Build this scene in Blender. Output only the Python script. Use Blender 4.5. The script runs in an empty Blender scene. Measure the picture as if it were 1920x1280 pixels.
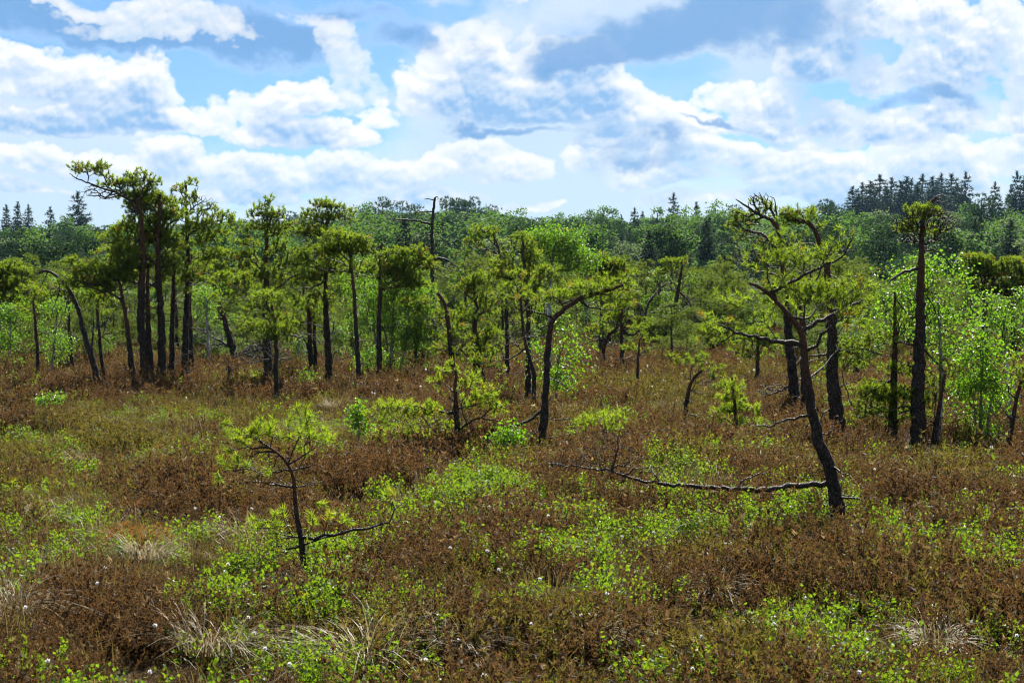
import bpy, math, random
import numpy as np
from mathutils import Vector

scene = bpy.context.scene
COL = scene.collection
R = math.radians

# ------------------------------------------------------------------ camera
CAM_H = 1.65
FPX = 3200.0                      # focal length in photo pixels (60 mm on 36 mm, 1920 px wide)
PITCH = math.atan(80 / FPX)       # horizon 80 px above the picture centre
cam_data = bpy.data.cameras.new('camera')
cam = bpy.data.objects.new('camera', cam_data)
COL.objects.link(cam)
cam_data.sensor_width = 36.0
cam_data.lens = 60.0
cam_data.clip_end = 6000
cam_data.clip_start = 0.1
cam.location = (0, 0, CAM_H)
cam.rotation_euler = (R(90) - PITCH, 0, 0)
cam_data.dof.use_dof = True
cam_data.dof.focus_distance = 22.0
cam_data.dof.aperture_fstop = 11.0
scene.camera = cam

# ------------------------------------------------------------------ exposure
scene.view_settings.view_transform = 'Standard'
scene.view_settings.look = 'None'
scene.view_settings.exposure = 1.68
scene.view_settings.gamma = 1.0
scene.view_settings.use_curve_mapping = False

# ------------------------------------------------------------------ sun
SUN_EL, SUN_AZ = R(47), R(14)
sd = Vector((math.sin(SUN_AZ) * math.cos(SUN_EL), math.cos(SUN_AZ) * math.cos(SUN_EL), math.sin(SUN_EL)))
sun_data = bpy.data.lights.new('sun', 'SUN')
sun_data.energy = 5.0
sun_data.angle = R(0.5)
sun_data.color = (1.0, 0.95, 0.86)
sun = bpy.data.objects.new('sun', sun_data)
COL.objects.link(sun)
sun.rotation_euler = sd.to_track_quat('Z', 'Y').to_euler()

# ------------------------------------------------------------------ world: sky with clouds
world = bpy.data.worlds.new('World')
scene.world = world
world.use_nodes = True
WT = world.node_tree
WT.nodes.clear()
world.cycles.sampling_method = 'MANUAL'
world.cycles.sample_map_resolution = 512


class NB:
    """small node-graph builder"""
    def __init__(self, tree):
        self.t = tree

    def n(self, typ, **kw):
        nd = self.t.nodes.new(typ)
        for k, v in kw.items():
            setattr(nd, k, v)
        return nd

    def lk(self, a, b):
        self.t.links.new(a, b)

    def put(self, sock, v):
        if isinstance(v, bpy.types.NodeSocket):
            self.lk(v, sock)
        elif v is not None:
            sock.default_value = v

    def m(self, op, a, b=None, c=None, clamp=False):
        nd = self.n('ShaderNodeMath', operation=op, use_clamp=clamp)
        self.put(nd.inputs[0], a)
        if b is not None:
            self.put(nd.inputs[1], b)
        if c is not None:
            self.put(nd.inputs[2], c)
        return nd.outputs[0]

    def smooth(self, v, lo, hi, tlo=0.0, thi=1.0):
        nd = self.n('ShaderNodeMapRange', interpolation_type='SMOOTHSTEP')
        self.put(nd.inputs['Value'], v)
        nd.inputs['From Min'].default_value = lo
        nd.inputs['From Max'].default_value = hi
        nd.inputs['To Min'].default_value = tlo
        nd.inputs['To Max'].default_value = thi
        return nd.outputs[0]

    def noise(self, vec, scale, detail=4, rough=0.55, dist=0.0, out='Fac'):
        nd = self.n('ShaderNodeTexNoise')
        if vec is not None:
            self.lk(vec, nd.inputs['Vector'])
        nd.inputs['Scale'].default_value = scale
        nd.inputs['Detail'].default_value = detail
        nd.inputs['Roughness'].default_value = rough
        nd.inputs['Distortion'].default_value = dist
        return nd.outputs[out]

    def mix(self, fac, a, b, blend='MIX'):
        nd = self.n('ShaderNodeMix', data_type='RGBA', blend_type=blend)
        self.put(nd.inputs[0], fac)
        self.put(nd.inputs[6], a if isinstance(a, bpy.types.NodeSocket) else (*a, 1.0))
        self.put(nd.inputs[7], b if isinstance(b, bpy.types.NodeSocket) else (*b, 1.0))
        return nd.outputs[2]


def sky_fields(U, V):
    """cloud picture for azimuth U and elevation V (1 unit = 1/32 rad), rows from the bottom up"""
    FULL = 2 * math.pi * 32
    tab = np.random.default_rng(11).random((512, 512)).astype(np.float32)

    def vn(u, v, f, s):
        per = max(1, int(round(FULL * f)))
        x = u * (per / FULL)
        y = v * f + 31.7 * s
        xi, yi = np.floor(x).astype(np.int32), np.floor(y).astype(np.int32)
        fx, fy = (x - xi).astype(np.float32), (y - yi).astype(np.float32)
        fx, fy = fx * fx * fx * (fx * (fx * 6 - 15) + 10), fy * fy * fy * (fy * (fy * 6 - 15) + 10)
        x0, x1 = (xi % per + 17 * s) & 511, ((xi + 1) % per + 17 * s) & 511
        y0, y1 = yi & 511, (yi + 1) & 511
        return (tab[x0, y0] * (1 - fx) + tab[x1, y0] * fx) * (1 - fy) + (tab[x0, y1] * (1 - fx) + tab[x1, y1] * fx) * fy

    def fbm(u, v, f, octv, s, gain=0.5, billow=False):
        a, tot, acc = 1.0, 0.0, 0.0
        for o in range(octv):
            n = vn(u, v, f * 2.03 ** o, s + o * 3)
            if billow:
                n = 1 - np.abs(2 * n - 1)
            acc = acc + a * n
            tot += a
            a *= gain
        return acc / tot

    def lobe(u, v, f, s):
        """round puffs: inverted distance to scattered centres"""
        per = max(1, int(round(FULL * f)))
        x, y = u * (per / FULL), v * f + 13.3 * s
        xi, yi = np.floor(x).astype(np.int32), np.floor(y).astype(np.int32)
        fx, fy = (x - xi).astype(np.float32), (y - yi).astype(np.float32)
        best = np.full(x.shape, 9.0, np.float32)
        for i in (-1, 0, 1):
            a = ((xi + i) % per + 29 * s) & 511
            for j in (-1, 0, 1):
                c = (yi + j) & 511
                d = (i + tab[a, c] - fx) ** 2 + (j + tab[c, (a + 77) & 511] - fy) ** 2
                best = np.minimum(best, d)
        return 1 - np.minimum(best, 1.0)

    def puffs(u, v, f, octv, s, gain=0.5):
        a, tot, acc = 1.0, 0.0, 0.0
        for o in range(octv):
            acc = acc + a * lobe(u, v, f * 2.1 ** o, s + o)
            tot += a
            a *= gain
        return acc / tot

    def sst(x, lo, hi):
        t = np.clip((x - lo) / (hi - lo), 0, 1)
        return t * t * (3 - 2 * t)

    wu = fbm(U, V * 1.2, 0.40, 7, 1, 0.60) - 0.5
    wv = fbm(U, V * 1.2, 0.40, 7, 2, 0.60) - 0.5
    puff = (puffs(U + wu * 0.5, V * 1.2 + wv * 0.5, 1.05, 4, 5, 0.52) - 0.70) * 0.75      # cauliflower lobes
    fine = fbm(U + wu, V * 1.5, 0.55, 7, 8, 0.58) - 0.5

    def heaps(lst, uu, vv, flat=2.2, k=6.0):
        acc = np.zeros_like(uu)
        for x, y, rx, ry in lst:
            p = (uu - (x - 960) / 100) / (rx / 100)
            q = (vv - (560 - y) / 100) / (ry / 100)
            q = np.where(q < 0, q * flat, q)
            acc += np.exp(np.clip(k * (1 - p * p - q * q), -30, 30))
        return np.log(acc + 1e-9) / k

    inside = 1 - sst(np.maximum(np.abs(U) / 10.6, V / 6.3), 0.95, 1.15)

    def up_tau(den, dv, reach):
        """how much cloud lies above each point, towards the sun"""
        n = max(1, int(reach / dv))
        b = max(1, int(0.10 / du))
        for _ in range(2):
            den = (np.roll(den, b, 1) + den + np.roll(den, -b, 1)) / 3
        cs = np.cumsum(den[::-1], 0)[::-1] * dv
        sh = np.zeros_like(cs)
        sh[:-n] = cs[n:]
        return cs - sh

    dv = float(V[1, 0] - V[0, 0])
    du = float(U[0, 1] - U[0, 0])
    lobes = puff * 0.9 + fine * 0.5
    ou, ov = max(1, int(0.05 / du)), max(1, int(0.11 / dv))
    relief = lobes - np.roll(np.roll(lobes, -ov, 0), -ou, 1)              # lobes lit from above right
    relief = np.clip(relief * 2.2, -0.6, 0.5)
    # clear air is left open (fourth channel), the Sky Texture shows through it
    C = lambda r, g, b: np.array([r, g, b, 0.0])
    col = np.zeros(U.shape + (4,))
    col[..., 3] = 1.0

    def over(col, den, reach, kt, ka, dark, lightc, amp=1.0, rel=0.5):
        tau = up_tau(den, dv, reach)
        lit = np.clip(np.exp(-kt * tau - 1.2 * kt * up_tau(np.clip(den - 0.45, 0, 1), dv, 0.30)) + rel * relief * sst(den, 0.2, 0.9), 0, 1)[..., None]
        a = (amp * (1 - np.exp(-ka * den)))[..., None]
        c = C(*dark) * (1 - lit) + C(*lightc) * lit
        return col * (1 - a) + c * a

    # far hazy decks low over the horizon and thin veils
    f = fbm(U + wu * 1.5, V * 1.9 + wv, 0.24, 6, 21, 0.52)
    veil = sst(f + 0.24 * sst(V, 5.0, 1.0) * inside + 0.10 * (1 - inside), 0.46, 0.74)
    gaps = heaps([(1270, 185, 190, 42), (420, 150, 240, 30), (790, 10, 110, 24), (1590, 95, 60, 60),  (1890, 16, 60, 26), (1260, 130, 110, 26)], U + wu * 2.2, V + wv * 1.2, 1.0)
    veil = veil * (1 - 0.9 * sst(gaps, -0.5, 0.5) * inside)
    col = over(col, veil, 1.1, 0.55, 2.4, (0.50, 0.70, 0.93), (0.86, 0.93, 0.99), 0.86, 0.0)

    # distant cumulus rows
    uu, vv = U + wu * 1.5, V + wv * 0.9
    row = heaps([(455, 330, 90, 42), (640, 322, 85, 40), (760, 325, 110, 30), (900, 300, 110, 34), (60, 320, 140, 26), (310, 300, 90, 40),
                 (1110, 300, 60, 58), (1290, 300, 70, 44), (1390, 310, 140, 36), (1560, 320, 160, 34), (1760, 310, 160, 40),
                 (1900, 290, 90, 40), (200, 330, 120, 34), (1000, 330, 90, 40), (1210, 345, 110, 26), (1480, 345, 130, 30), (1680, 350, 130, 26), (560, 350, 90, 26), (30, 372, 90, 18), (470, 372, 120, 20), (820, 372, 110, 20), (1030, 385, 90, 14), (1290, 385, 100, 20), (1560, 380, 120, 16), (690, 385, 80, 12)], uu, vv)
    gen = (fbm(U, V * 1.5, 0.22, 4, 41) - 0.60) * 7
    row = np.where(inside > 0, row * inside + (gen - 0.3) * (1 - inside), gen - 0.3)
    den = np.clip(row * 0.8 + puff * 3.0 + fine * 2.4 + 0.46, 0, 1.6)
    col = over(col, den, 0.9, 1.2, 4.5, (0.36, 0.60, 0.90), (1.04, 1.04, 1.03), 0.95, 1.2)

    # middle heaps
    mid = heaps([(860, 185, 110, 90), (930, 150, 70, 55), (1050, 165, 100, 80), (1000, 200, 180, 55), (720, 225, 45, 32),
                 (1400, 215, 90, 52), (1290, 240, 140, 44), (1480, 240, 110, 40), (1210, 235, 70, 48),
                 (110, 180, 190, 52), (250, 200, 90, 36), (420, 215, 120, 44), (330, 235, 210, 40), (80, 255, 170, 34), (560, 190, 60, 44),
                 (520, 250, 110, 30), (1650, 170, 80, 50), (1790, 150, 150, 105), (1880, 90, 100, 80), (1720, 60, 90, 60), (1900, 230, 110, 50),
                 (1540, 55, 100, 60), (1500, 130, 50, 40), (900, 140, 60, 60), (1090, 130, 50, 60), (820, 200, 70, 50), (640, 250, 70, 30), (1350, 190, 60, 40), (1130, 270, 80, 40), (1580, 270, 140, 40), (1750, 245, 140, 30)], uu, vv)
    gen2 = (fbm(U, V * 1.4, 0.17, 4, 61) - 0.60) * 7
    mid = np.where(inside > 0, mid * inside + (gen2 - 0.3) * (1 - inside), gen2 - 0.3)
    den = np.clip(mid * 0.85 + puff * 3.2 + fine * 2.4 + 0.28, 0, 1.8)
    col = over(col, den, 1.3, 0.95, 5.0, (0.30, 0.54, 0.88), (1.10, 1.09, 1.07), 0.98, 1.3)

    # near banks seen from below: soft and blue grey with bright rims
    us, vs = U + wu * 2.4, V + wv * 1.6
    bank = heaps([(260, 88, 340, 42), (60, 60, 140, 34), (500, 80, 150, 48), (770, 66, 110, 48), (1240, 52, 260, 66), (1080, 95, 100, 38),
                  (640, 15, 130, 32), (1400, 20, 80, 34), (965, 238, 150, 14), (1215, 300, 70, 40), (1690, 210, 120, 26),
                  (1330, 232, 70, 12)], us, vs, 1.3)
    gen3 = (fbm(U, V * 1.3, 0.13, 4, 81) - 0.62) * 7
    bank = np.where(inside > 0, bank * inside + (gen3 - 0.2) * (1 - inside), gen3 - 0.2)
    den = np.clip(bank * 0.60 + fine * 1.8 + puff * 0.5 + 0.48, 0, 1.5)
    thick = sst(den, -0.05, 0.95)[..., None]
    c = C(0.80, 0.89, 0.98) * (1 - thick) + C(0.215, 0.435, 0.78) * thick
    a = (0.92 * sst(den, 0.0, 1.1))[..., None]
    col = col * (1 - a) + c * a
    # bright rims of the upper cumulus in front of the banks
    rim = heaps([(630, 60, 50, 70), (600, 25, 70, 34), (340, 66, 100, 30), (150, 46, 150, 22), (210, 90, 90, 26), (890, 35, 60, 26), (950, 40, 80, 44), (690, 140, 60, 60), (740, 180, 60, 40)], U + wu * 2.4, V + wv * 1.8)
    den = np.clip(rim * 0.45 + puff * 3.0 + fine * 3.6 + 0.05, 0, 1.4) * inside
    col = over(col, den, 0.8, 0.7, 2.2, (0.5, 0.70, 0.94), (1.03, 1.03, 1.02), 0.9, 1.2)
    # pale moist air near the horizon
    h = (0.45 * sst(V, 2.6, 0.2))[..., None]
    col = col * (1 - h) + C(0.60, 0.80, 0.96) * h
    return col


def sky_image(name, U, V):
    h, w = U.shape
    px = sky_fields(U.astype(np.float32), V.astype(np.float32)).astype(np.float32)
    im = bpy.data.images.new(name, w, h, alpha=True, float_buffer=True, is_data=True)
    im.alpha_mode = 'CHANNEL_PACKED'
    im.pixels.foreach_set(np.ascontiguousarray(px).ravel())
    im.pack()
    return im


def build_sky():
    """Sky Texture with a computed cloud layer: a fine map ahead, the same field coarser all round"""
    b = NB(WT)
    UF, V0, V1 = 22.0, -1.0, 15.0
    u = np.linspace(-UF, UF, 2112, endpoint=False) + UF / 2112
    v = np.linspace(V0, V1, 768, endpoint=False) + (V1 - V0) / 1536
    front = sky_image('clouds_ahead', *np.meshgrid(u, v))
    H = math.pi * 32
    u = np.linspace(-H, H, 1280, endpoint=False) + H / 1280
    v = np.linspace(-1.0, 16 * math.pi, 328, endpoint=False) + 0.078
    dome = sky_image('clouds_all_round', *np.meshgrid(u, v))
    tc = b.n('ShaderNodeTexCoord')
    sep = b.n('ShaderNodeSeparateXYZ')
    b.lk(tc.outputs['Generated'], sep.inputs[0])
    dx, dy, dz = sep.outputs
    U = b.m('MULTIPLY', b.m('ARCTAN2', dx, dy), 32.0)
    V = b.m('MULTIPLY', b.m('ARCSINE', dz), 32.0)

    def tex(im, u0, u1, v0, v1):
        c = b.n('ShaderNodeCombineXYZ')
        b.lk(b.m('MULTIPLY_ADD', U, 1 / (u1 - u0), -u0 / (u1 - u0)), c.inputs[0])
        b.lk(b.m('MULTIPLY_ADD', b.m('MAXIMUM', V, -0.9), 1 / (v1 - v0), -v0 / (v1 - v0)), c.inputs[1])
        t = b.n('ShaderNodeTexImage', image=im, interpolation='Linear', extension='EXTEND')
        b.lk(c.outputs[0], t.inputs[0])
        return t

    tf, td = tex(front, -UF, UF, V0, V1), tex(dome, -H, H, -1.0, 16 * math.pi)
    edge = b.m('MAXIMUM', b.m('DIVIDE', b.m('ABSOLUTE', U), UF), b.m('DIVIDE', V, V1))
    w = b.smooth(edge, 0.80, 0.98, 1.0, 0.0)
    cloud = b.mix(w, td.outputs['Color'], tf.outputs['Color'])
    clear = b.m('ADD', b.m('MULTIPLY', tf.outputs['Alpha'], w), b.m('MULTIPLY', td.outputs['Alpha'], b.m('SUBTRACT', 1.0, w)))
    nis = b.n('ShaderNodeTexSky', sky_type='NISHITA')
    nis.sun_disc = False
    nis.sun_elevation = SUN_EL
    nis.sun_rotation = SUN_AZ
    nis.air_density = 1.0
    nis.dust_density = 0.2
    nis.ozone_density = 3.0
    air = b.mix(1.0, nis.outputs[0], tuple(SKY_STRENGTH * k for k in SKY_TINT), 'MULTIPLY')
    air = b.mix(clear, (0, 0, 0), air)
    col = b.mix(1.0, air, cloud, 'ADD')
    bg = b.n('ShaderNodeBackground')
    b.lk(col, bg.inputs['Color'])
    bg.inputs['Strength'].default_value = 0.312
    out = b.n('ShaderNodeOutputWorld')
    b.lk(bg.outputs[0], out.inputs['Surface'])


SKY_STRENGTH, SKY_TINT = 0.11, (0.62, 0.83, 1.10)
build_sky()

# ------------------------------------------------------------------ render settings that belong to the scene
scene.render.engine = 'CYCLES'
cy = scene.cycles
cy.max_bounces = 3
cy.diffuse_bounces = 1
cy.glossy_bounces = 1
cy.transmission_bounces = 2
cy.transparent_max_bounces = 4
cy.volume_bounces = 0
cy.caustics_reflective = False
cy.caustics_refractive = False
cy.use_denoising = True
cy.denoiser = 'OPENIMAGEDENOISE'
cy.denoising_input_passes = 'RGB_ALBEDO_NORMAL'
cy.denoising_prefilter = 'FAST'
cy.filter_width = 1.1
cy.adaptive_threshold = 0.01
cy.sample_clamp_indirect = 4.0


# ------------------------------------------------------------------ helpers
def rng(seed):
    return np.random.default_rng(seed)


SINP, COSP = math.sin(PITCH), math.cos(PITCH)


def at(x, y, D):
    """photo pixel and distance (world Y) -> world point"""
    u, v = (x - 960) / FPX, (640 - y) / FPX
    ry = COSP + v * SINP
    rz = -SINP + v * COSP
    k = D / ry
    return np.array([u * k, D, CAM_H + rz * k])


def dist_of(y, z=0.12):
    """distance at which the bog (plus a little heather) shows at photo row y"""
    v = (640 - y) / FPX
    ry = COSP + v * SINP
    rz = -SINP + v * COSP
    return (z - CAM_H) / rz * ry


def to_px(X, Y, Z):
    dx, dy, dz = X, Y, Z - CAM_H
    f = dy * COSP - dz * SINP
    u = dx / f
    v = (dy * SINP + dz * COSP) / f
    return 960 + u * FPX, 640 - v * FPX


_tab = rng(5).random((256, 256))


def vnoise(x, y):
    xi, yi = np.floor(x).astype(int), np.floor(y).astype(int)
    fx, fy = x - xi, y - yi
    fx, fy = fx * fx * (3 - 2 * fx), fy * fy * (3 - 2 * fy)
    g = lambda a, c: _tab[a & 255, c & 255]
    return (g(xi, yi) * (1 - fx) + g(xi + 1, yi) * fx) * (1 - fy) + (g(xi, yi + 1) * (1 - fx) + g(xi + 1, yi + 1) * fx) * fy


def terrain(x, y):
    x, y = np.asarray(x, float), np.asarray(y, float)
    near = np.clip((140 - y) / 60, 0, 1)
    h = ((vnoise(x * 0.9 + 7, y * 0.7 + 3) - 0.5) * 0.32 + (vnoise(x * 2.3, y * 1.9) - 0.5) * 0.13 +
         (vnoise(x * 0.21 + 40, y * 0.16 + 9) - 0.5) * 0.22) * near
    for fx, fy in ((-1.24, 10.2), (2.34, 12.27)):            # level spots where the two near pines root
        h = h * (1 - np.exp(-(((x - fx) / 0.8) ** 2 + ((y - fy + 0.5) / 1.5) ** 2)))
    t = np.clip((y - 100) / 330, 0, 1)
    rise = t * t * (3 - 2 * t) * (6 + 3 * vnoise(x * 0.012 + 3, y * 0.01) + np.clip(x, -60, 120) * 0.012)
    far = np.clip((y - 600) / 1500, 0, 1) * 12
    return h + rise + far


def dist_at(x, y, z=0.04):
    """the same on the real uneven surface"""
    D = dist_of(y, z)
    for _ in range(6):
        X = (x - 960) / FPX * D
        D = 0.5 * D + 0.5 * dist_of(y, z + float(terrain(X, D)))
    return D


def link(o, parent=None):
    COL.objects.link(o)
    if parent is not None:
        o.parent = parent
    return o


def mk_mesh(name, V, F, mat, smooth=False, tint=None):
    """V (n,3); F (m,3) or (m,4) arrays or a list of such arrays"""
    if not isinstance(F, list):
        F = [F]
    F = [np.asarray(f, dtype=np.int32) for f in F if len(f)]
    me = bpy.data.meshes.new(name)
    V = np.asarray(V, dtype=np.float32)
    me.vertices.add(len(V))
    me.vertices.foreach_set('co', V.ravel())
    nl = sum(f.size for f in F)
    npoly = sum(len(f) for f in F)
    me.loops.add(nl)
    me.polygons.add(npoly)
    me.loops.foreach_set('vertex_index', np.concatenate([f.ravel() for f in F]))
    tot = np.concatenate([np.full(len(f), f.shape[1], np.int32) for f in F])
    st = np.concatenate([[0], np.cumsum(tot)[:-1]]).astype(np.int32)
    me.polygons.foreach_set('loop_start', st)
    me.polygons.foreach_set('loop_total', tot)
    me.polygons.foreach_set('use_smooth', np.full(npoly, smooth))
    if tint is not None:
        a = me.attributes.new('tint', 'FLOAT', 'POINT')
        a.data.foreach_set('value', np.asarray(tint, np.float32))
    me.materials.append(mat)
    me.update()
    me.validate()
    return me


def tag(o, label=None, cat=None, group=None, kind=None):
    if label:
        o['label'] = label
    if cat:
        o['category'] = cat
    if group:
        o['group'] = group
    if kind:
        o['kind'] = kind
    return o


def empty(name, loc, label, cat, group=None):
    o = bpy.data.objects.new(name, None)
    o.location = loc
    o.empty_display_size = 0.1
    link(o)
    return tag(o, label, cat, group)


def part(name, me, parent, kind=None):
    o = bpy.data.objects.new(name, me)
    link(o, parent)
    if kind:
        o['kind'] = kind
    return o


def copy_tree(root, loc, rz, s, label, group=None):
    r = root.copy()
    COL.objects.link(r)
    r.location, r.rotation_euler = loc, (0, 0, rz)
    r.scale = s if isinstance(s, tuple) else (s, s, s)
    r['label'] = label
    if group:
        r['group'] = group
    elif 'group' in r:
        del r['group']
    for ch in list(root.children):
        c = ch.copy()
        COL.objects.link(c)
        c.parent = r
    return r


# ------------------------------------------------------------------ materials
def new_mat(name):
    m = bpy.data.materials.new(name)
    m.use_nodes = True
    m.node_tree.nodes.clear()
    return m, NB(m.node_tree)


def leaf_mat(name, dark, light, trans, tfac=0.5, rough=0.45, spec=0.4, warm=None, wt=0.93, each=0.3):
    """thin leaf: reflecting and translucent, colour varying from leaf to leaf and tree to tree"""
    m, b = new_mat(name)
    at_ = b.n('ShaderNodeAttribute', attribute_name='tint')
    oi = b.n('ShaderNodeObjectInfo')
    geo = b.n('ShaderNodeNewGeometry')
    big = b.noise(geo.outputs['Position'], 0.9, 2)
    f = b.m('ADD', b.m('MULTIPLY', at_.outputs['Fac'], 0.55), b.m('MULTIPLY', oi.outputs['Random'], each))
    f = b.m('ADD', f, b.m('MULTIPLY', b.m('SUBTRACT', big, 0.4), 0.8), clamp=True)
    c = b.mix(f, dark, light)
    t = b.mix(f, tuple(0.72 * k for k in trans), trans)
    if warm:
        wf = b.smooth(at_.outputs['Fac'], wt, wt + 0.06)
        c = b.mix(wf, c, warm)
        t = b.mix(wf, t, warm)
    p = b.n('ShaderNodeBsdfPrincipled')
    b.lk(c, p.inputs['Base Color'])
    p.inputs['Roughness'].default_value = rough
    p.inputs['Specular IOR Level'].default_value = spec
    tr = b.n('ShaderNodeBsdfTranslucent')
    b.lk(t, tr.inputs['Color'])
    mx = b.n('ShaderNodeMixShader')
    mx.inputs[0].default_value = tfac
    b.lk(p.outputs[0], mx.inputs[1])
    b.lk(tr.outputs[0], mx.inputs[2])
    o = b.n('ShaderNodeOutputMaterial')
    b.lk(mx.outputs[0], o.inputs[0])
    return m


def bark_mat(name, c1, c2, upper=None, scale=30, rough=0.85):
    m, b = new_mat(name)
    tc = b.n('ShaderNodeTexCoord')
    mp = b.n('ShaderNodeMapping')
    mp.inputs['Scale'].default_value = (1, 1, 0.35)
    b.lk(tc.outputs['Object'], mp.inputs[0])
    nz = b.noise(mp.outputs[0], scale, 5, 0.65)
    vor = b.n('ShaderNodeTexVoronoi', feature='DISTANCE_TO_EDGE')
    b.lk(mp.outputs[0], vor.inputs['Vector'])
    vor.inputs['Scale'].default_value = scale * 1.4
    crack = b.smooth(vor.outputs['Distance'], 0.0, 0.25)
    c = b.mix(b.smooth(nz, 0.3, 0.7), c1, c2)
    c = b.mix(b.m('MULTIPLY', b.m('SUBTRACT', 1.0, crack), 0.6), c, tuple(0.45 * k for k in c1))
    if upper:
        at_ = b.n('ShaderNodeAttribute', attribute_name='tint')
        uf = b.smooth(b.m('ADD', at_.outputs['Fac'], b.m('MULTIPLY', b.m('SUBTRACT', nz, 0.5), 0.35)), 0.42, 0.75)
        c = b.mix(uf, c, upper)
    p = b.n('ShaderNodeBsdfPrincipled')
    b.lk(c, p.inputs['Base Color'])
    p.inputs['Roughness'].default_value = rough
    p.inputs['Specular IOR Level'].default_value = 0.15
    bp = b.n('ShaderNodeBump')
    bp.inputs['Strength'].default_value = 0.9
    bp.inputs['Distance'].default_value = 0.012
    b.lk(b.m('ADD', crack, nz), bp.inputs['Height'])
    b.lk(bp.outputs[0], p.inputs['Normal'])
    o = b.n('ShaderNodeOutputMaterial')
    b.lk(p.outputs[0], o.inputs[0])
    return m


M = {}
M['needle'] = leaf_mat('pine_needles', (0.010, 0.026, 0.004), (0.060, 0.092, 0.010), (0.315, 0.455, 0.020), 0.42, 0.55, 0.2, warm=(0.32, 0.18, 0.025))
M['needle_near'] = leaf_mat('young_pine_needles', (0.016, 0.038, 0.005), (0.076, 0.110, 0.011), (0.40, 0.56, 0.020), 0.46, 0.55, 0.2, warm=(0.36, 0.26, 0.025))
M['needle_far'] = leaf_mat('far_needles', (0.003, 0.014, 0.009), (0.014, 0.034, 0.014), (0.030, 0.075, 0.018), 0.33, 0.7, 0.1, each=0.6)
M['spruce'] = leaf_mat('spruce_needles', (0.004, 0.014, 0.010), (0.012, 0.028, 0.014), (0.02, 0.045, 0.012), 0.3, 0.7, 0.1)
M['birch'] = leaf_mat('birch_leaves', (0.020, 0.056, 0.006), (0.058, 0.100, 0.011), (0.20, 0.42, 0.018), 0.46, 0.42, 0.3, warm=(0.28, 0.27, 0.025))
M['birch_bright'] = leaf_mat('young_birch_leaves', (0.020, 0.064, 0.005), (0.060, 0.108, 0.008), (0.19, 0.42, 0.010), 0.46, 0.4, 0.35, warm=(0.26, 0.26, 0.015))
M['birch_far'] = leaf_mat('far_broadleaf', (0.005, 0.021, 0.007), (0.034, 0.068, 0.017), (0.098, 0.20, 0.025), 0.42, 0.65, 0.12, each=0.75)
M['willow_far'] = leaf_mat('pale_broadleaf', (0.045, 0.072, 0.036), (0.085, 0.115, 0.055), (0.15, 0.22, 0.07), 0.42, 0.6, 0.2)
M['scrub_needle'] = leaf_mat('scrub_needles', (0.007, 0.018, 0.004), (0.042, 0.062, 0.009), (0.17, 0.24, 0.016), 0.38, 0.6, 0.15, each=0.6)
M['scrub_birch'] = leaf_mat('scrub_birch_leaves', (0.012, 0.034, 0.006), (0.048, 0.080, 0.012), (0.15, 0.27, 0.018), 0.45, 0.5, 0.2, each=0.6)
M['bark'] = bark_mat('pine_bark', (0.018, 0.014, 0.012), (0.050, 0.038, 0.030), upper=(0.060, 0.029, 0.016))
M['bark_dead'] = bark_mat('weathered_wood', (0.018, 0.015, 0.013), (0.060, 0.050, 0.043), rough=0.6)
M['twig'] = bark_mat('twig_bark', (0.034, 0.025, 0.019), (0.085, 0.064, 0.050), scale=60, rough=0.55)
M['bark_birch'] = bark_mat('birch_bark', (0.10, 0.085, 0.07), (0.45, 0.42, 0.38), scale=14)
M['heather'] = leaf_mat('heather_shoots', (0.008, 0.0055, 0.003), (0.064, 0.037, 0.017), (0.145, 0.078, 0.027), 0.38, 0.6, 0.1, warm=(0.28, 0.19, 0.08), wt=0.84, each=0.45)
M['heather_green'] = leaf_mat('green_heather_shoots', (0.014, 0.014, 0.004), (0.078, 0.064, 0.015), (0.19, 0.155, 0.024), 0.38, 0.6, 0.1, warm=(0.29, 0.22, 0.06), wt=0.84)
M['bilberry'] = leaf_mat('bilberry_leaves', (0.012, 0.038, 0.004), (0.058, 0.092, 0.008), (0.21, 0.35, 0.012), 0.42, 0.5, 0.22, warm=(0.28, 0.27, 0.016), wt=0.9)
M['grass'] = leaf_mat('bog_grass', (0.050, 0.048, 0.011), (0.155, 0.120, 0.042), (0.20, 0.165, 0.04), 0.4, 0.5, 0.25)
M['straw'] = leaf_mat('dry_straw', (0.15, 0.115, 0.058), (0.34, 0.285, 0.18), (0.31, 0.25, 0.14), 0.35, 0.55, 0.3)
M['moss'] = leaf_mat('orange_bog_moss', (0.16, 0.075, 0.020), (0.30, 0.14, 0.035), (0.30, 0.14, 0.03), 0.35, 0.7, 0.1)
M['cotton'] = leaf_mat('cottongrass_fluff', (0.72, 0.71, 0.68), (0.78, 0.77, 0.75), (0.80, 0.79, 0.77), 0.6, 0.9, 0.0)
M['stem'] = leaf_mat('grass_stem', (0.09, 0.08, 0.02), (0.14, 0.12, 0.035), (0.16, 0.15, 0.03), 0.3, 0.5, 0.3)


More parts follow.
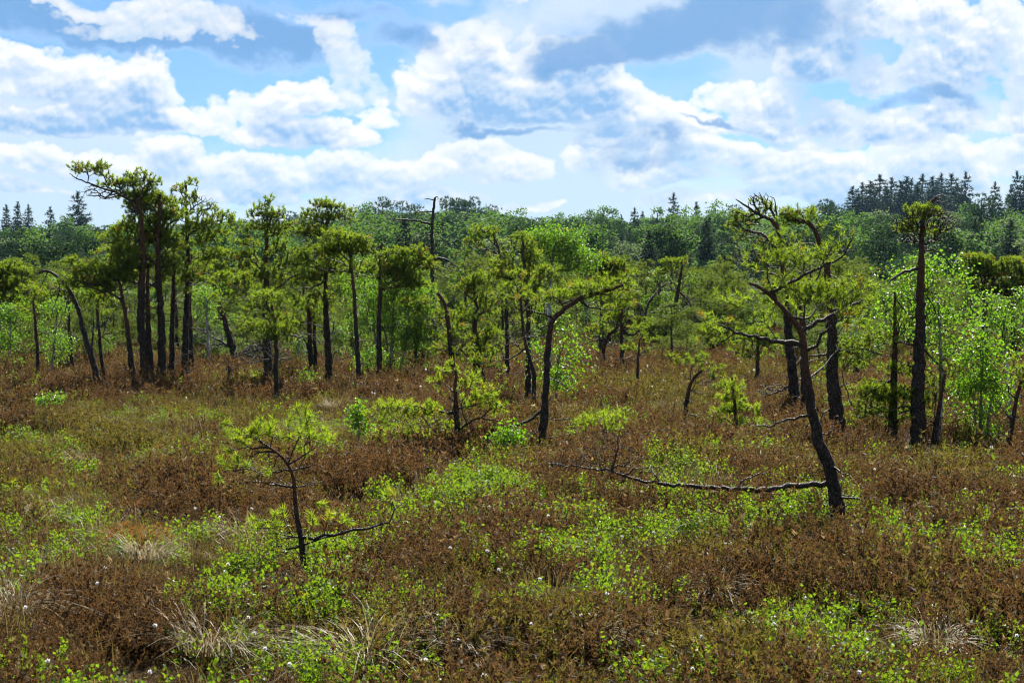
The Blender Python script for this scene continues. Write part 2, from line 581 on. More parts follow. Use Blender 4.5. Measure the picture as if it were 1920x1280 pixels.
def ground_material():
    m, b = new_mat('peat_and_heath')
    geo = b.n('ShaderNodeNewGeometry')
    pos = geo.outputs['Position']
    sp = b.n('ShaderNodeSeparateXYZ')
    b.lk(pos, sp.inputs[0])
    n1 = b.noise(pos, 0.5, 5, 0.6)
    n2 = b.noise(pos, 9.0, 6, 0.7)
    n3 = b.noise(pos, 45.0, 3, 0.7)
    c = b.mix(b.smooth(n2, 0.3, 0.7), (0.020, 0.013, 0.008), (0.060, 0.034, 0.018))
    c = b.mix(b.m('MULTIPLY', b.smooth(n1, 0.48, 0.62), 0.6), c, (0.060, 0.052, 0.018))
    c = b.mix(b.m('MULTIPLY', b.smooth(n3, 0.55, 0.75), 0.5), c, (0.09, 0.065, 0.03))
    wood = b.smooth(sp.outputs[1], 95, 150)
    c = b.mix(wood, c, (0.030, 0.042, 0.016))
    p = b.n('ShaderNodeBsdfPrincipled')
    b.lk(c, p.inputs['Base Color'])
    p.inputs['Roughness'].default_value = 0.95
    p.inputs['Specular IOR Level'].default_value = 0.1
    bp = b.n('ShaderNodeBump')
    bp.inputs['Strength'].default_value = 1.0
    bp.inputs['Distance'].default_value = 0.05
    b.lk(b.m('ADD', n2, b.m('MULTIPLY', n3, 0.4)), bp.inputs['Height'])
    b.lk(bp.outputs[0], p.inputs['Normal'])
    o = b.n('ShaderNodeOutputMaterial')
    b.lk(p.outputs[0], o.inputs[0])
    return m


M['ground'] = ground_material()


# ------------------------------------------------------------------ ground, one sheet to the horizon
def build_ground():
    ys = np.concatenate([np.linspace(-12, 3, 16), np.arange(3.3, 30, 0.22), np.arange(30, 80, 0.7), np.arange(80, 160, 4),
                         np.arange(160, 640, 12), np.array([700, 850, 1100, 1500, 2100, 3000])])
    t = np.linspace(-1, 1, 121)
    V = []
    for y in ys:
        w = 10 + max(y, 0) * 0.75
        V.append(np.stack([t * w, np.full_like(t, y), np.zeros_like(t)], 1))
    V = np.concatenate(V)
    V[:, 2] = terrain(V[:, 0], V[:, 1])
    nx, ny = len(t), len(ys)
    i = np.arange((ny - 1) * (nx - 1))
    r, c = i // (nx - 1), i % (nx - 1)
    a = r * nx + c
    F = np.stack([a, a + 1, a + nx + 1, a + nx], 1)
    o = bpy.data.objects.new('ground', mk_mesh('ground', V, F, M['ground'], True))
    link(o)
    tag(o, 'brown peaty bog surface rising to the wood', kind='structure')


build_ground()


# ------------------------------------------------------------------ geometry builders
def tube(pts, rad, ns=6):
    pts = np.asarray(pts, float)
    rad = np.asarray(rad, float)
    T = np.gradient(pts, axis=0)
    T /= np.linalg.norm(T, axis=1, keepdims=True) + 1e-9
    ref = np.array([0.31, 0.95, 0.05]) if abs(T[:, 1]).mean() < 0.8 else np.array([1.0, 0.1, 0.1])
    A = np.cross(T, ref)
    A /= np.linalg.norm(A, axis=1, keepdims=True) + 1e-9
    B = np.cross(T, A)
    ang = np.linspace(0, 2 * np.pi, ns, endpoint=False)
    V = (pts[:, None] + rad[:, None, None] * (np.cos(ang)[None, :, None] * A[:, None] + np.sin(ang)[None, :, None] * B[:, None])).reshape(-1, 3)
    n = len(pts)
    i, j = np.meshgrid(np.arange(n - 1), np.arange(ns), indexing='ij')
    a = i * ns + j
    c = i * ns + (j + 1) % ns
    F = np.stack([a, c, c + ns, a + ns], -1).reshape(-1, 4)
    return V, F


class Acc:
    def __init__(self):
        self.V, self.F, self.T, self.n = [], [], [], 0

    def add(self, V, F, tint=0.0):
        self.V.append(V)
        self.F.append(F + self.n)
        self.T.append(np.full(len(V), tint) if np.isscalar(tint) else tint)
        self.n += len(V)

    def mesh(self, name, mat, smooth=False):
        return mk_mesh(name, np.concatenate(self.V), np.concatenate(self.F), mat, smooth, np.concatenate(self.T))


def resample(pts, rad, step):
    pts, rad = np.asarray(pts, float), np.asarray(rad, float)
    s = np.concatenate([[0], np.cumsum(np.linalg.norm(np.diff(pts, axis=0), axis=1))])
    n = max(3, int(s[-1] / step) + 1)
    q = np.linspace(0, s[-1], n)
    # smooth interpolation through the traced points
    out = np.stack([np.interp(q, s, pts[:, k]) for k in range(3)], 1)
    for _ in range(2):
        out[1:-1] = 0.25 * out[:-2] + 0.5 * out[1:-1] + 0.25 * out[2:]
    return out, np.interp(q, s, rad)


def unit(v):
    return v / (np.linalg.norm(v, axis=-1, keepdims=True) + 1e-9)


def needles(P, A, g, k, L, w, shoot):
    """needle tufts: shoots at P along A, k needles each, one thin triangle per needle"""
    n = len(P)
    P = np.repeat(P, k, 0)
    tuft_t = np.repeat(g.random(n), k)
    A = unit(np.repeat(A, k, 0))
    rnd = unit(g.normal(size=(n * k, 3)))
    side = unit(np.cross(A, rnd))
    spread = g.uniform(0.35, 1.25, (n * k, 1))
    d = unit(A * np.cos(spread) + side * np.sin(spread))
    base = P + A * (g.random((n * k, 1)) - 0.25) * shoot
    ln = L * g.uniform(0.75, 1.15, (n * k, 1))
    wd = unit(np.cross(d, g.normal(size=(n * k, 3)))) * w * 0.5
    V = np.stack([base - wd, base + wd, base + d * ln], 1).reshape(-1, 3)
    F = np.arange(len(V)).reshape(-1, 3)
    t = np.clip(np.repeat(tuft_t + g.normal(0, 0.04, n * k), 3), 0, 1)
    return V, F, t


def leaves(P, g, k, spread, size, droop=0.25):
    """k folded diamond leaves around each point"""
    n = len(P) * k
    C = np.repeat(P, k, 0) + g.normal(size=(n, 3)) * spread * np.array([1, 1, 0.8])
    d = unit(g.normal(size=(n, 3)) + np.array([0, 0, -droop * 2]))
    nrm = unit(np.cross(d, g.normal(size=(n, 3))) + np.array([0, 0, 0.25]))
    s = unit(np.cross(d, nrm))
    L = size * g.uniform(0.7, 1.25, (n, 1))
    W = L * 0.42
    up = np.cross(s, d) * L * 0.12
    V = np.stack([C, C + d * L * 0.45 + s * W + up, C + d * L, C + d * L * 0.45 - s * W + up], 1).reshape(-1, 3)
    i = np.arange(n) * 4
    F = np.concatenate([np.stack([i, i + 1, i + 2], 1), np.stack([i, i + 2, i + 3], 1)])
    t = np.clip(np.repeat(g.random(n), 4), 0, 1)
    return V, F, t


class Skeleton:
    def __init__(self, cap=16000):
        self.p = np.zeros((cap, 3))
        self.par = np.full(cap, -1)
        self.len = np.zeros(cap)
        self.limb = np.zeros(cap, int)
        self.fixr = np.zeros(cap)
        self.pen = np.zeros(cap)
        self.n = 0
        self.nlimb = 0

    def add(self, p, par, limb, r=0.0, pen=0.0):
        i = self.n
        self.p[i] = p
        self.par[i] = par
        self.limb[i] = limb
        self.fixr[i] = r
        self.pen[i] = pen
        self.len[i] = 0 if par < 0 else self.len[par] + np.linalg.norm(self.p[i] - self.p[par])
        self.n += 1
        return i

    def chain(self, pts, rad, par, limb, pen=0.0):
        last = par
        for q, r in zip(pts, rad):
            last = self.add(q, last, limb, r, pen)
        return last

    def nearest(self, q):
        return int(np.argmin(((self.p[:self.n] - q) ** 2).sum(1)))

    def reach(self, a, g, wlen=0.30, step=0.10, crook=0.16):
        n = self.n
        d = np.linalg.norm(self.p[:n] - a, axis=1)
        cost = d + wlen * self.len[:n] + self.pen[:n] + 0.5 * np.maximum(0, self.p[:n, 2] - a[2] - 0.03)
        k = int(np.argmin(cost))
        L = d[k]
        if L < 0.015:
            return k
        limb = self.limb[k]
        if limb == 0:
            self.nlimb += 1
            limb = self.nlimb
        m = max(1, int(round(L / step)))
        off = g.normal(size=3) * L * crook
        off2 = g.normal(size=3) * L * crook * 0.6
        last = k
        P0 = self.p[k].copy()
        for s in range(1, m + 1):
            t = s / m
            q = P0 + (a - P0) * t + off * math.sin(math.pi * t) + off2 * math.sin(2 * math.pi * t)
            if s == m:
                q = a
            last = self.add(q, last, limb)
        return last


def pipe(sk, tip, expo=2.3):
    n = sk.n
    r = np.zeros(n)
    acc = np.zeros(n)
    for i in range(n - 1, -1, -1):
        if sk.fixr[i] > 0:
            r[i] = sk.fixr[i]
            continue
        r[i] = max(tip, acc[i] ** (1 / expo))
        p = sk.par[i]
        if p >= 0:
            acc[p] += r[i] ** expo
    for i in range(n):                       # a branch is thinner than what carries it
        p = sk.par[i]
        if p >= 0 and sk.fixr[i] == 0:
            r[i] = min(r[i], r[p] * (0.72 if sk.fixr[p] > 0 else 1.0))
    return r


def limb_tubes(sk, r, ids, origin, ns=4):
    """tubes of all grown or traced branch nodes, collected per limb"""
    n = sk.n
    kids = [[] for _ in range(n)]
    for i in range(n):
        if sk.par[i] >= 0:
            kids[sk.par[i]].append(i)
    out = {}
    starts = [i for i in range(n) if sk.limb[i] > 0 and (sk.par[i] < 0 or sk.limb[sk.par[i]] == 0)]
    stack = [(s, sk.par[s]) for s in starts]
    while stack:
        s, prev = stack.pop()
        ch = [] if prev < 0 else [prev]
        cur = s
        while True:
            ch.append(cur)
            ks = [k for k in kids[cur] if sk.limb[k] == sk.limb[cur]]
            if not ks:
                break
            ks.sort(key=lambda k: -r[k])
            for o in ks[1:]:
                stack.append((o, cur))
            cur = ks[0]
        if len(ch) < 2:
            continue
        rad = r[ch].copy()
        if prev >= 0:
            rad[0] = min(rad[0], rad[1] * 1.25)
        rad[-1] *= 0.6
        mx = rad.max()
        V, F = tube(sk.p[ch] - origin, rad, 6 if mx > 0.02 else (4 if mx > 0.006 else 3))
        a = out.setdefault(int(sk.limb[s]), [Acc(), 0.0])
        a[0].add(V, F, 0.8)
        a[1] += len(ch) * mx
    return out


def sample_pad(pad, s, D, g, K, clump, depth=0.85, sp=0.10):
    """tuft points inside a traced foliage pad, kept apart so that single tufts show"""
    cx, cy, rx, ry = pad[:4]
    dens = pad[4] if len(pad) > 4 else 1.0
    c = at(cx, cy, D)
    a, h = rx / s * 1.14, ry / s * 1.05
    c = c + np.array([0, g.normal(0, 0.22) * a, 0])
    n = int(min(260, 6 + 9 * K / 150 * dens * a * a * depth * max(h, 0.05) / sp ** 3))
    dirs = unit(g.normal(size=(n * 2, 3)))
    dirs[:, 2] = np.where(dirs[:, 2] < 0, dirs[:, 2] * 0.7, dirs[:, 2])
    pts = dirs * g.random((n * 2, 1)) ** 0.45 * np.array([a, a * depth, h])
    lump = vnoise(pts[:, 0] / (sp * 3.2) + 91 * g.random(), pts[:, 1] / (sp * 3.2) + pts[:, 2] / (sp * 2.0))
    pts = pts[lump > 0.62 - 0.34 * min(dens, 1.4)]
    keep = np.zeros((0, 3))
    q = np.array([1, 1, 1.5])
    for p in pts:
        if len(keep) == 0 or (((keep - p) * q) ** 2).sum(1).min() > sp * sp:
            keep = np.concatenate([keep, p[None]])
            if len(keep) >= n:
                break
    if len(keep) == 0:
        keep = np.zeros((1, 3))
    return c + keep, np.repeat(c[None], len(keep), 0)


FEET = []


def split_pads(pads, s, g, fill=False):
    """break a wide pad into a few uneven clumps with gaps between them"""
    out = []
    more = []
    if fill:                                        # looser foliage hanging below and beside the traced pads
        for cx, cy, rx, ry, *d in pads:
            for _ in range(int(g.random() < 0.65) + int(g.random() < 0.25)):
                more.append((cx + g.uniform(-1.0, 1.0) * rx, cy + g.uniform(0.8, 3.4) * ry, rx * g.uniform(0.6, 0.95), ry * g.uniform(0.7, 1.0), 0.85))
    for pad in list(pads) + more:
        cx, cy, rx, ry = pad[:4]
        dens = pad[4] if len(pad) > 4 else 1.0
        if rx / s < 0.13:
            out.append(pad)
            continue
        m = 3 if rx / s < 0.28 else 4
        for i in range(m):
            u = (i + 0.5) / m * 2 - 1 + g.uniform(-0.2, 0.2)
            f = g.uniform(0.42, 0.68)
            out.append((cx + u * rx * 0.8, cy + g.uniform(-0.75, 0.55) * ry + 0.3 * ry * u * u, rx * f * 0.9, ry * g.uniform(0.55, 0.9), dens * g.uniform(0.9, 1.4)))
    return out


def make_tree(name, label, path, w, pads=(), limbs=(), bare=(), leaf='needle', D=None, cat='tree', group=None, K=150,
              bark='bark', seed=0, clump=0.065, nl=20, nlen=0.055, nw=0.0045, shoots=1, lsize=0.036, lk=21, lspread=0.08,
              flare=1.35, wlen=0.30, stems=(), tip=0.0022, maxbr=10, depth=0.85, crook=0.16, crown_name='crown', pen=0.10, sp=None, stubs=0):
    g = rng(seed + 17)
    if D is None:
        D = dist_at(*path[0])
    s = FPX / D
    base = at(path[0][0], path[0][1], D)
    zg = float(terrain(base[0], base[1]))
    origin = np.array([base[0], base[1], zg])
    sk = Skeleton()
    trunk = Acc()
    tip = tip * max(1.0, D / 14)
    if sp is None:
        sp = 0.052 + 0.0009 * min(D, 40)

    def lay(pth, w0, w1, bend, start=None, ground=True, n0=0.0):
        q = np.array([at(x, y, D) for x, y in pth])
        L = np.linalg.norm(np.diff(q, axis=0), axis=1).sum()
        t = np.linspace(0, 1, len(q))
        q[:, 1] += bend * np.sin(t * math.pi * 0.5 + 0.0) * L
        rad = np.interp(np.concatenate([[0], np.cumsum(np.linalg.norm(np.diff(q, axis=0), axis=1))]) / L, [0, 1], [w0 / s / 2, w1 / s / 2])
        if ground:
            foot = q[0].copy()
            foot[2] = zg - 0.12
            q = np.concatenate([foot[None], q])
            rad = np.concatenate([[rad[0] * flare], rad])
        pp, rr = resample(q, rad, 0.05)
        wob = g.normal(size=(len(pp), 3)) * 0.12 * rr[:, None]
        wob[0] = 0
        return pp + wob, rr * g.uniform(0.93, 1.07, len(rr)), L

    pp, rr, L0 = lay(path, w[0] * (1.15 if D > 14 else 1.0), w[1] * (1.1 if D > 14 else 1.0), g.uniform(-0.06, 0.06))
    V, F = tube(pp - origin, rr, 9)
    trunk.add(V, F, np.repeat(np.linspace(0, 1, len(pp)), 9))
    sk.chain(pp, rr, -1, 0, pen)
    for st in stems:
        p2, r2, _ = lay(st[0], st[1], st[2], g.uniform(-0.08, 0.08), ground=True)
        V, F = tube(p2 - origin, r2, 8)
        trunk.add(V, F, np.repeat(np.linspace(0, 1, len(p2)), 8))
        sk.chain(p2, r2, -1, 0, pen)
    for lb in limbs:
        lp, w0, w1 = lb[:3]
        dd = lb[3] if len(lb) > 3 else g.choice([-1, 1]) * g.uniform(0.1, 0.35)
        q = np.array([at(x, y, D) for x, y in lp])
        k = sk.nearest(q[0])
        L = np.linalg.norm(np.diff(q, axis=0), axis=1).sum()
        t = np.linspace(0, 1, len(q))
        q[:, 1] += sk.p[k][1] - D + dd * L * t ** 1.2
        q[0] = sk.p[k]
        pl, rl = resample(q, np.linspace(w0, w1, len(q)) / s / 2, 0.045)
        pl[1:-1] += g.normal(size=(len(pl) - 2, 3)) * 0.006
        sk.nlimb += 1
        sk.chain(pl[1:], rl[1:], k, sk.limb[k] if sk.limb[k] > 0 else sk.nlimb)
    att, cen, green = [], [], []
    m0 = len(pp)
    for _ in range(stubs):                     # old dead side branches low on the stem
        k = int(m0 * g.uniform(0.12, 0.8))
        L = min(g.uniform(0.12, 0.65), 0.22 * L0)
        an = g.random() * 6.28
        dirn = np.array([math.cos(an), math.sin(an) * 0.8, g.uniform(-0.35, 0.35)])
        t = np.linspace(0, 1, 6)[:, None]
        q = pp[k] + dirn * L * t + np.array([0, 0, g.uniform(-0.3, 0.25)]) * L * t ** 2 + g.normal(size=(6, 3)) * 0.02 * t
        sk.nlimb += 1
        r0 = min(0.4 * rr[k], g.uniform(0.005, 0.010) * max(1, D / 22))
        sk.chain(q[1:], np.linspace(r0, r0 * 0.35, 5), k, sk.nlimb)
        m = int(L * 7)
        if m:
            e = q[-1] + g.normal(size=(m, 3)) * L * 0.28
            att.append(e), cen.append(e), green.append(np.zeros(m, bool))
    for pad in split_pads(pads, s, g, D > 11 and leaf == 'needle'):
        a, c = sample_pad(pad, s, D, g, K, clump, depth, sp)
        att.append(a), cen.append(c), green.append(np.ones(len(a), bool))
    for pad in bare:
        a, c = sample_pad(pad, s, D, g, K, clump, depth, sp * 0.95)
        att.append(a), cen.append(c), green.append(np.zeros(len(a), bool))
    TP, TA, LP = [], [], []
    if att:
        att, cen, green = np.concatenate(att), np.concatenate(cen), np.concatenate(green)
        order = np.argsort([np.min(((sk.p[:sk.n] - a) ** 2).sum(1)) for a in att])
        for i in order:
            a = att[i]
            if a[2] < zg + 0.08:
                a[2] = zg + 0.08 + g.random() * 0.05
            if sk.n > 15500:
                k = sk.nearest(a)
            else:
                k = sk.reach(a, g, wlen, 0.09, crook)
            if not green[i]:
                continue
            if leaf.startswith('needle'):
                p = sk.par[k]
                dirn = sk.p[k] - sk.p[p] if p >= 0 else np.array([0, 0, 1.0])
                dirn = dirn / (np.linalg.norm(dirn) + 1e-6)
                out = (a - cen[i])
                for q in range(shoots):
                    ax = dirn * 0.5 + out * 0.8 + np.array([0, 0, 0.55]) + g.normal(size=3) * 0.55
                    TP.append(a + g.normal(size=3) * 0.03 * (q > 0))
                    TA.append(ax)
            else:
                LP.append(a)
    r = pipe(sk, tip)
    FEET.append((origin[0], origin[1], rr[0]))
    root = empty(name, tuple(origin), label, cat, group)
    part('trunk', trunk.mesh('trunk', M[bark], True), root)
    lt = limb_tubes(sk, r, None, origin)
    srt = sorted(lt.values(), key=lambda t: -t[1])
    tm = M['twig'] if bark != 'bark_dead' else M['bark_dead']
    for a, _ in srt[:maxbr]:
        part('branch', a.mesh('branch', tm, True), root)
    if srt[maxbr:]:
        tw = Acc()
        for a, _ in srt[maxbr:]:
            tw.add(np.concatenate(a.V), np.concatenate(a.F), 0.8)
        part('twigs', tw.mesh('twigs', tm, True), root, 'stuff')
    if TP:
        V, F, t = needles(np.array(TP), np.array(TA), g, nl, nlen, nw, 0.06 if nlen < 0.06 else 0.08)
        part(crown_name, mk_mesh(crown_name, V - origin, F, M[leaf], False, t), root)
    if LP:
        V, F, t = leaves(np.array(LP), g, lk, lspread, lsize)
        part(crown_name, mk_mesh(crown_name, V - origin, F, M[leaf], False, t), root)
    return root


def XY(s):
    return [tuple(float(v) for v in p.split(',')) for p in s.split()]


PINES, BIRCHES, DEADS = 'bog pines of the middle ground', 'bog birches of the middle ground', 'dead standing trees'


def pine(label, path, w, pads, limbs=(), bare=(), **kw):
    D = kw.get('D') or dist_at(*XY(path)[0])
    kw.setdefault('nl', 36 if D < 15 else 34)
    kw.setdefault('stubs', 7)
    kw.setdefault('nlen', 0.05 + 0.0007 * max(0, D - 12))
    kw.setdefault('nw', 0.0058 * max(1.0, D / 15))
    kw['K'] = 150
    if kw.get('leaf') == 'needle_near':
        kw.setdefault('sp', 0.06)
    kw.setdefault('group', PINES)
    kw.setdefault('cat', 'pine tree')
    return make_tree('pine_tree', label, XY(path), w, pads, [(XY(l[0]),) + tuple(l[1:]) for l in limbs], bare, 'needle' if 'leaf' not in kw else kw.pop('leaf'), **kw)


def birch(label, path, w, pads, limbs=(), bare=(), **kw):
    kw.setdefault('group', BIRCHES)
    kw.setdefault('cat', 'birch tree')
    kw.setdefault('leaf', 'birch')
    kw['K'] = 150
    kw.setdefault('sp', 0.115)
    kw.setdefault('clump', 0.11)
    kw.setdefault('tip', 0.0016)
    kw['stems'] = [(XY(q[0]), q[1], q[2]) for q in kw.get('stems', ())]
    return make_tree('birch_tree', label, XY(path), w, pads, [(XY(l[0]),) + tuple(l[1:]) for l in limbs], bare, bark=kw.pop('bark', 'bark_birch'), **kw)


# ---- hero pine on the right, leaning, with the long low dead limb
pine('leaning pine at right with long dead limb reaching left just above the ground',
     '1571,982 1569,945 1564,908 1553,872 1536,832 1526,792 1518,748 1511,692 1506,650 1501,616 1480,593 1458,568 1437,546 1420,534 1404,531', (30, 5),
     [(1390, 572, 62, 22, 1.0), (1345, 600, 26, 12, .7), (1440, 560, 30, 14, .7), (1480, 500, 50, 22, 1.0), (1535, 478, 50, 26, 1.0), (1585, 445, 16, 24, .8),
      (1570, 545, 52, 24, 1.0), (1615, 560, 30, 18, .8), (1520, 540, 30, 16, .7), (1470, 460, 40, 18, .8), (1425, 490, 30, 16, .6)],
     [('1560,909 1510,907 1460,915 1400,917 1330,914 1280,906 1230,907 1190,895 1150,882 1100,872 1025,866', 12, 2.5, -.06),
      ('1382,916 1382,906 1400,897 1420,887 1450,888', 5, 1.5, .2), ('1382,905 1368,890', 3, 1, .1), ('1235,906 1228,890 1215,870', 4, 1.2, .2),
      ('1140,880 1150,858 1158,832 1160,812', 5, 1.2, .2), ('1150,880 1180,860 1210,845', 4, 1, -.2), ('1165,888 1195,872 1240,868', 4, 1.2, -.3),
      ('1500,640 1465,640 1430,637 1389,626 1339,608', 11, 3, -.25), ('1502,614 1552,596 1597,577 1625,558', 9, 2.5, .3),
      ('1439,546 1470,536 1507,513 1534,499 1570,489 1593,436', 8, 2, -.2), ('1511,658 1529,650 1535,620 1562,604 1578,592', 8, 2, -.5),
      ('1480,594 1505,600 1525,592 1545,560', 6, 2, .4), ('1522,778 1480,785 1450,800 1420,803', 6, 2, .5), ('1575,925 1590,924 1602,934', 4, 1.5, -.4),
      ('1458,568 1440,520 1430,470', 6, 2, .2)],
     [(1130, 840, 60, 34, .55), (1075, 866, 50, 12, .5), (1200, 880, 50, 14, .4), (1420, 480, 40, 30, .5), (1400, 600, 50, 16, .5), (1440, 800, 50, 16, .5)],
     sp=.068, seed=1, clump=.055, maxbr=16, crook=.13, stubs=5)

# ---- small crooked pine in the left foreground
pine('small crooked pine with flat tufted top alone in the left foreground heather',
     '571,1066 567,1025 560,980 553,940 552,892 541,867 521,847 505,838', (13, 4),
     [(470, 812, 52, 20, 1.1), (515, 805, 34, 16, 1.1), (440, 840, 26, 18, 1.0), (415, 795, 20, 16, .9), (450, 870, 34, 10, .9), (412, 885, 10, 7, .9), (555, 800, 26, 30, .7),
      (580, 785, 12, 16, .9), (595, 830, 34, 18, .7), (570, 860, 14, 14, .9), (520, 888, 18, 8, .7), (515, 985, 40, 22, .8), (590, 945, 14, 8, .9), (615, 972, 26, 16, .9), (582, 985, 12, 14, .7),
      (745, 935, 26, 10, .8), (640, 975, 26, 10, .6)],
     [('567,1008 600,1005 640,997 680,988 715,985 735,978 742,950', 7, 3, -.15), ('568,1016 600,1015 625,1004 650,996', 4, 2, .1), ('552,912 530,910 505,905 480,900', 6, 2, -.3),
      ('549,880 520,880 490,888 465,905', 5, 1.5, .3), ('560,1012 540,1012 520,1008', 4, 1.5, .4), ('555,885 575,878 590,868', 4, 1.5, .3), ('521,847 490,850 455,852', 5, 1.5, -.2),
      ('552,905 575,912 600,905', 3, 1, .5), ('521,847 495,830 465,815 440,808', 5, 2, .2), ('505,838 470,838 438,842', 4, 1.6, -.3), ('512,840 508,818 515,800', 4, 1.6, .2), ('541,867 552,840 560,812 580,792', 4, 1.6, .25), ('545,872 575,850 598,832', 4, 1.6, -.3), ('470,815 440,800 415,796', 3, 1.4, .1), ('490,888 455,876 425,884', 3, 1.4, -.2)],
     [(480, 905, 40, 16, .7), (500, 860, 40, 10, .6), (600, 900, 30, 10, .3)], K=260, stubs=4, sp=.066, seed=2, leaf='needle_near', clump=.03, crook=.11, nlen=.056, nw=.0042, nl=64, tip=.003, maxbr=14)

# ---- middle front
pine('central pine whose top bends over to the right like a flag',
     '1017,851 1020,783 1025,720 1027,656 1031,614 1038,593 1058,580 1084,560 1113,549 1143,545 1168,534', (15, 5),
     [(1090, 545, 60, 12, 1.3), (1020, 566, 34, 10, 1.2), (1150, 535, 44, 20, 1.3), (1178, 545, 18, 22, 1.2), (1060, 560, 40, 10, 1.1), (990, 556, 18, 8, 1.0), (1130, 560, 50, 10, .8), (1165, 572, 22, 12, .8)],
     [('1020,768 1000,782 978,796 950,796 938,803', 7, 3, -.2), ('1038,593 1010,583 985,580', 5, 2, .2), ('1084,560 1110,578 1150,582 1180,578', 5, 1.5, .2), ('1058,580 1050,560 1035,555', 4, 1.5, -.3)],
     [(1070, 566, 50, 12, .9), (1040, 585, 40, 8, .5)], K=150, seed=3, clump=.05)
pine('low broad pine with thin spiky stem and wide drooping limbs left of centre',
     '860,843 857,800 855,760 853,725 856,700 852,678', (13, 3),
     [(750, 760, 50, 18, .9), (800, 770, 40, 14, .8), (700, 775, 20, 10, .6), (905, 755, 40, 20, .9), (930, 765, 20, 10, .7), (760, 815, 60, 20, .8), (830, 815, 40, 18, .6), (880, 720, 26, 18, .5),
      (725, 835, 30, 14, .6), (830, 700, 30, 20, .45), (905, 815, 24, 14, .5)],
     [('857,775 835,772 812,767 780,760', 7, 2, -.2), ('858,800 880,790 905,780 940,790', 6, 2, -.3), ('858,822 835,820 800,826 770,830', 5, 2, -.4), ('857,765 890,758 920,757', 5, 2, .3), ('853,735 835,722 820,700', 4, 1.2, .2)],
     [(850, 770, 60, 40, .35), (800, 800, 60, 24, .3)], K=150, seed=4, leaf='needle_near', clump=.05)
pine('thin dark pine stem leaning left behind the low broad pine',
     '850,735 846,668 842,618 836,572 820,549', (11, 6), [(840, 600, 30, 20, .3), (850, 660, 36, 18, .35)], [('836,572 850,560 862,548', 4, 1, .2), ('842,640 870,660 890,680', 4, 1.5, -.3)],
     [(820, 590, 30, 40, .5), (860, 650, 30, 30, .4)], seed=5)
pine('small front pine stem with pale sparse pads at left of the clearing',
     '522,772 517,708 518,650 515,602 508,570', (11, 4),
     [(490, 612, 46, 12, .8), (525, 598, 30, 10, .7), (460, 600, 24, 8, .6), (500, 560, 40, 12, .6), (540, 640, 22, 8, .4), (470, 570, 30, 10, .6)],
     [('518,672 490,676 460,684', 3, 1, .2), ('516,620 545,630 570,625', 4, 1.5, .3)], [(490, 660, 40, 30, .3)], seed=6)
pine('forked slim pine just left of the bent central pine', '1003,802 1001,753 1002,699 991,665 982,631 978,580 976,545', (9, 4),
     [(975, 520, 30, 10, .7), (950, 560, 30, 10, .5), (990, 600, 20, 10, .4)], [('984,655 960,672 925,680', 4, 1.5, .1), ('978,590 1000,560 1015,540', 4, 1.5, .2)], [(960, 640, 40, 30, .25)], seed=7)
pine('straight pine with dense olive crown behind the bent central pine', '990,751 990,680 990,593 987,538 982,480 980,455', (11, 4),
     [(975, 470, 34, 26, 1.1), (950, 500, 30, 18, 1.0), (1000, 500, 26, 20, 1.0), (975, 520, 44, 16, .8), (985, 450, 20, 12, .9), (935, 480, 16, 12, .8)], [], [(985, 570, 40, 20, .3)], seed=8)
pine('thin pine with small leaning crown left of the olive crowned pine', '951,722 951,640 949,560 944,520 938,480 930,450', (8, 3),
     [(908, 430, 26, 12, .9), (925, 445, 18, 12, .8), (890, 450, 14, 8, .7)], [], [(930, 470, 26, 16, .7), (950, 560, 20, 40, .2)], seed=9)
pine('short thick pine with bushy round crown in the middle of the picture', '893,720 893,680 892,640 890,600', (15, 8),
     [(890, 535, 32, 16, 1.1), (870, 550, 22, 12, .9), (910, 560, 26, 16, .9), (890, 590, 36, 20, .8), (860, 600, 22, 14, .6), (905, 625, 26, 16, .6)], [], [(890, 640, 34, 20, .4)], seed=10)
pine('very short pine stem leaning beside the bushy round pine', '914,744 909,712 904,690', (7, 4), [(905, 668, 24, 12, .7), (925, 660, 16, 10, .6)], seed=11)

# ---- left grove
pine('tallest pine of the left grove whose top sweeps far left', '274,728 271,666 266,609 268,540 272,480 270,430 266,396 262,372', (17, 6),
     [(165, 318, 36, 10, 1.1), (195, 328, 24, 8, .9), (235, 345, 32, 12, .9), (262, 335, 26, 12, .8), (280, 345, 24, 14, .8), (240, 372, 26, 14, .7)], [('266,400 248,376 222,362 195,353 163,342 140,328', 6, 1.6, -.15), ('264,385 272,352 285,340', 4, 1.5, .2)],
     [(205, 365, 44, 14, 1.0), (180, 358, 30, 12, .8), (228, 345, 24, 8, .5)], seed=12, K=120, maxbr=12)
pine('thick trunked pine of the left grove with dense dark crown', '303,735 304,666 304,609 300,540 297,488 299,435 301,386 302,365', (15, 5),
     [(272, 385, 36, 22, 1.4), (300, 375, 30, 20, 1.4), (262, 415, 34, 20, 1.3), (305, 410, 32, 20, 1.2), (235, 430, 30, 14, 1.1), (285, 440, 40, 16, 1.0), (240, 460, 34, 14, 1.1), (210, 450, 26, 10, 1.0), (315, 455, 24, 14, 1.0), (262, 490, 34, 12, 1.0), (225, 485, 30, 10, .9), (300, 500, 26, 10, .7), (190, 470, 24, 8, .8)],
     [('300,540 280,532 250,530 225,520 200,515', 7, 2, .2), ('299,500 280,485 268,465', 5, 2, -.3)], [(290, 500, 40, 40, .35)], seed=13, K=120)
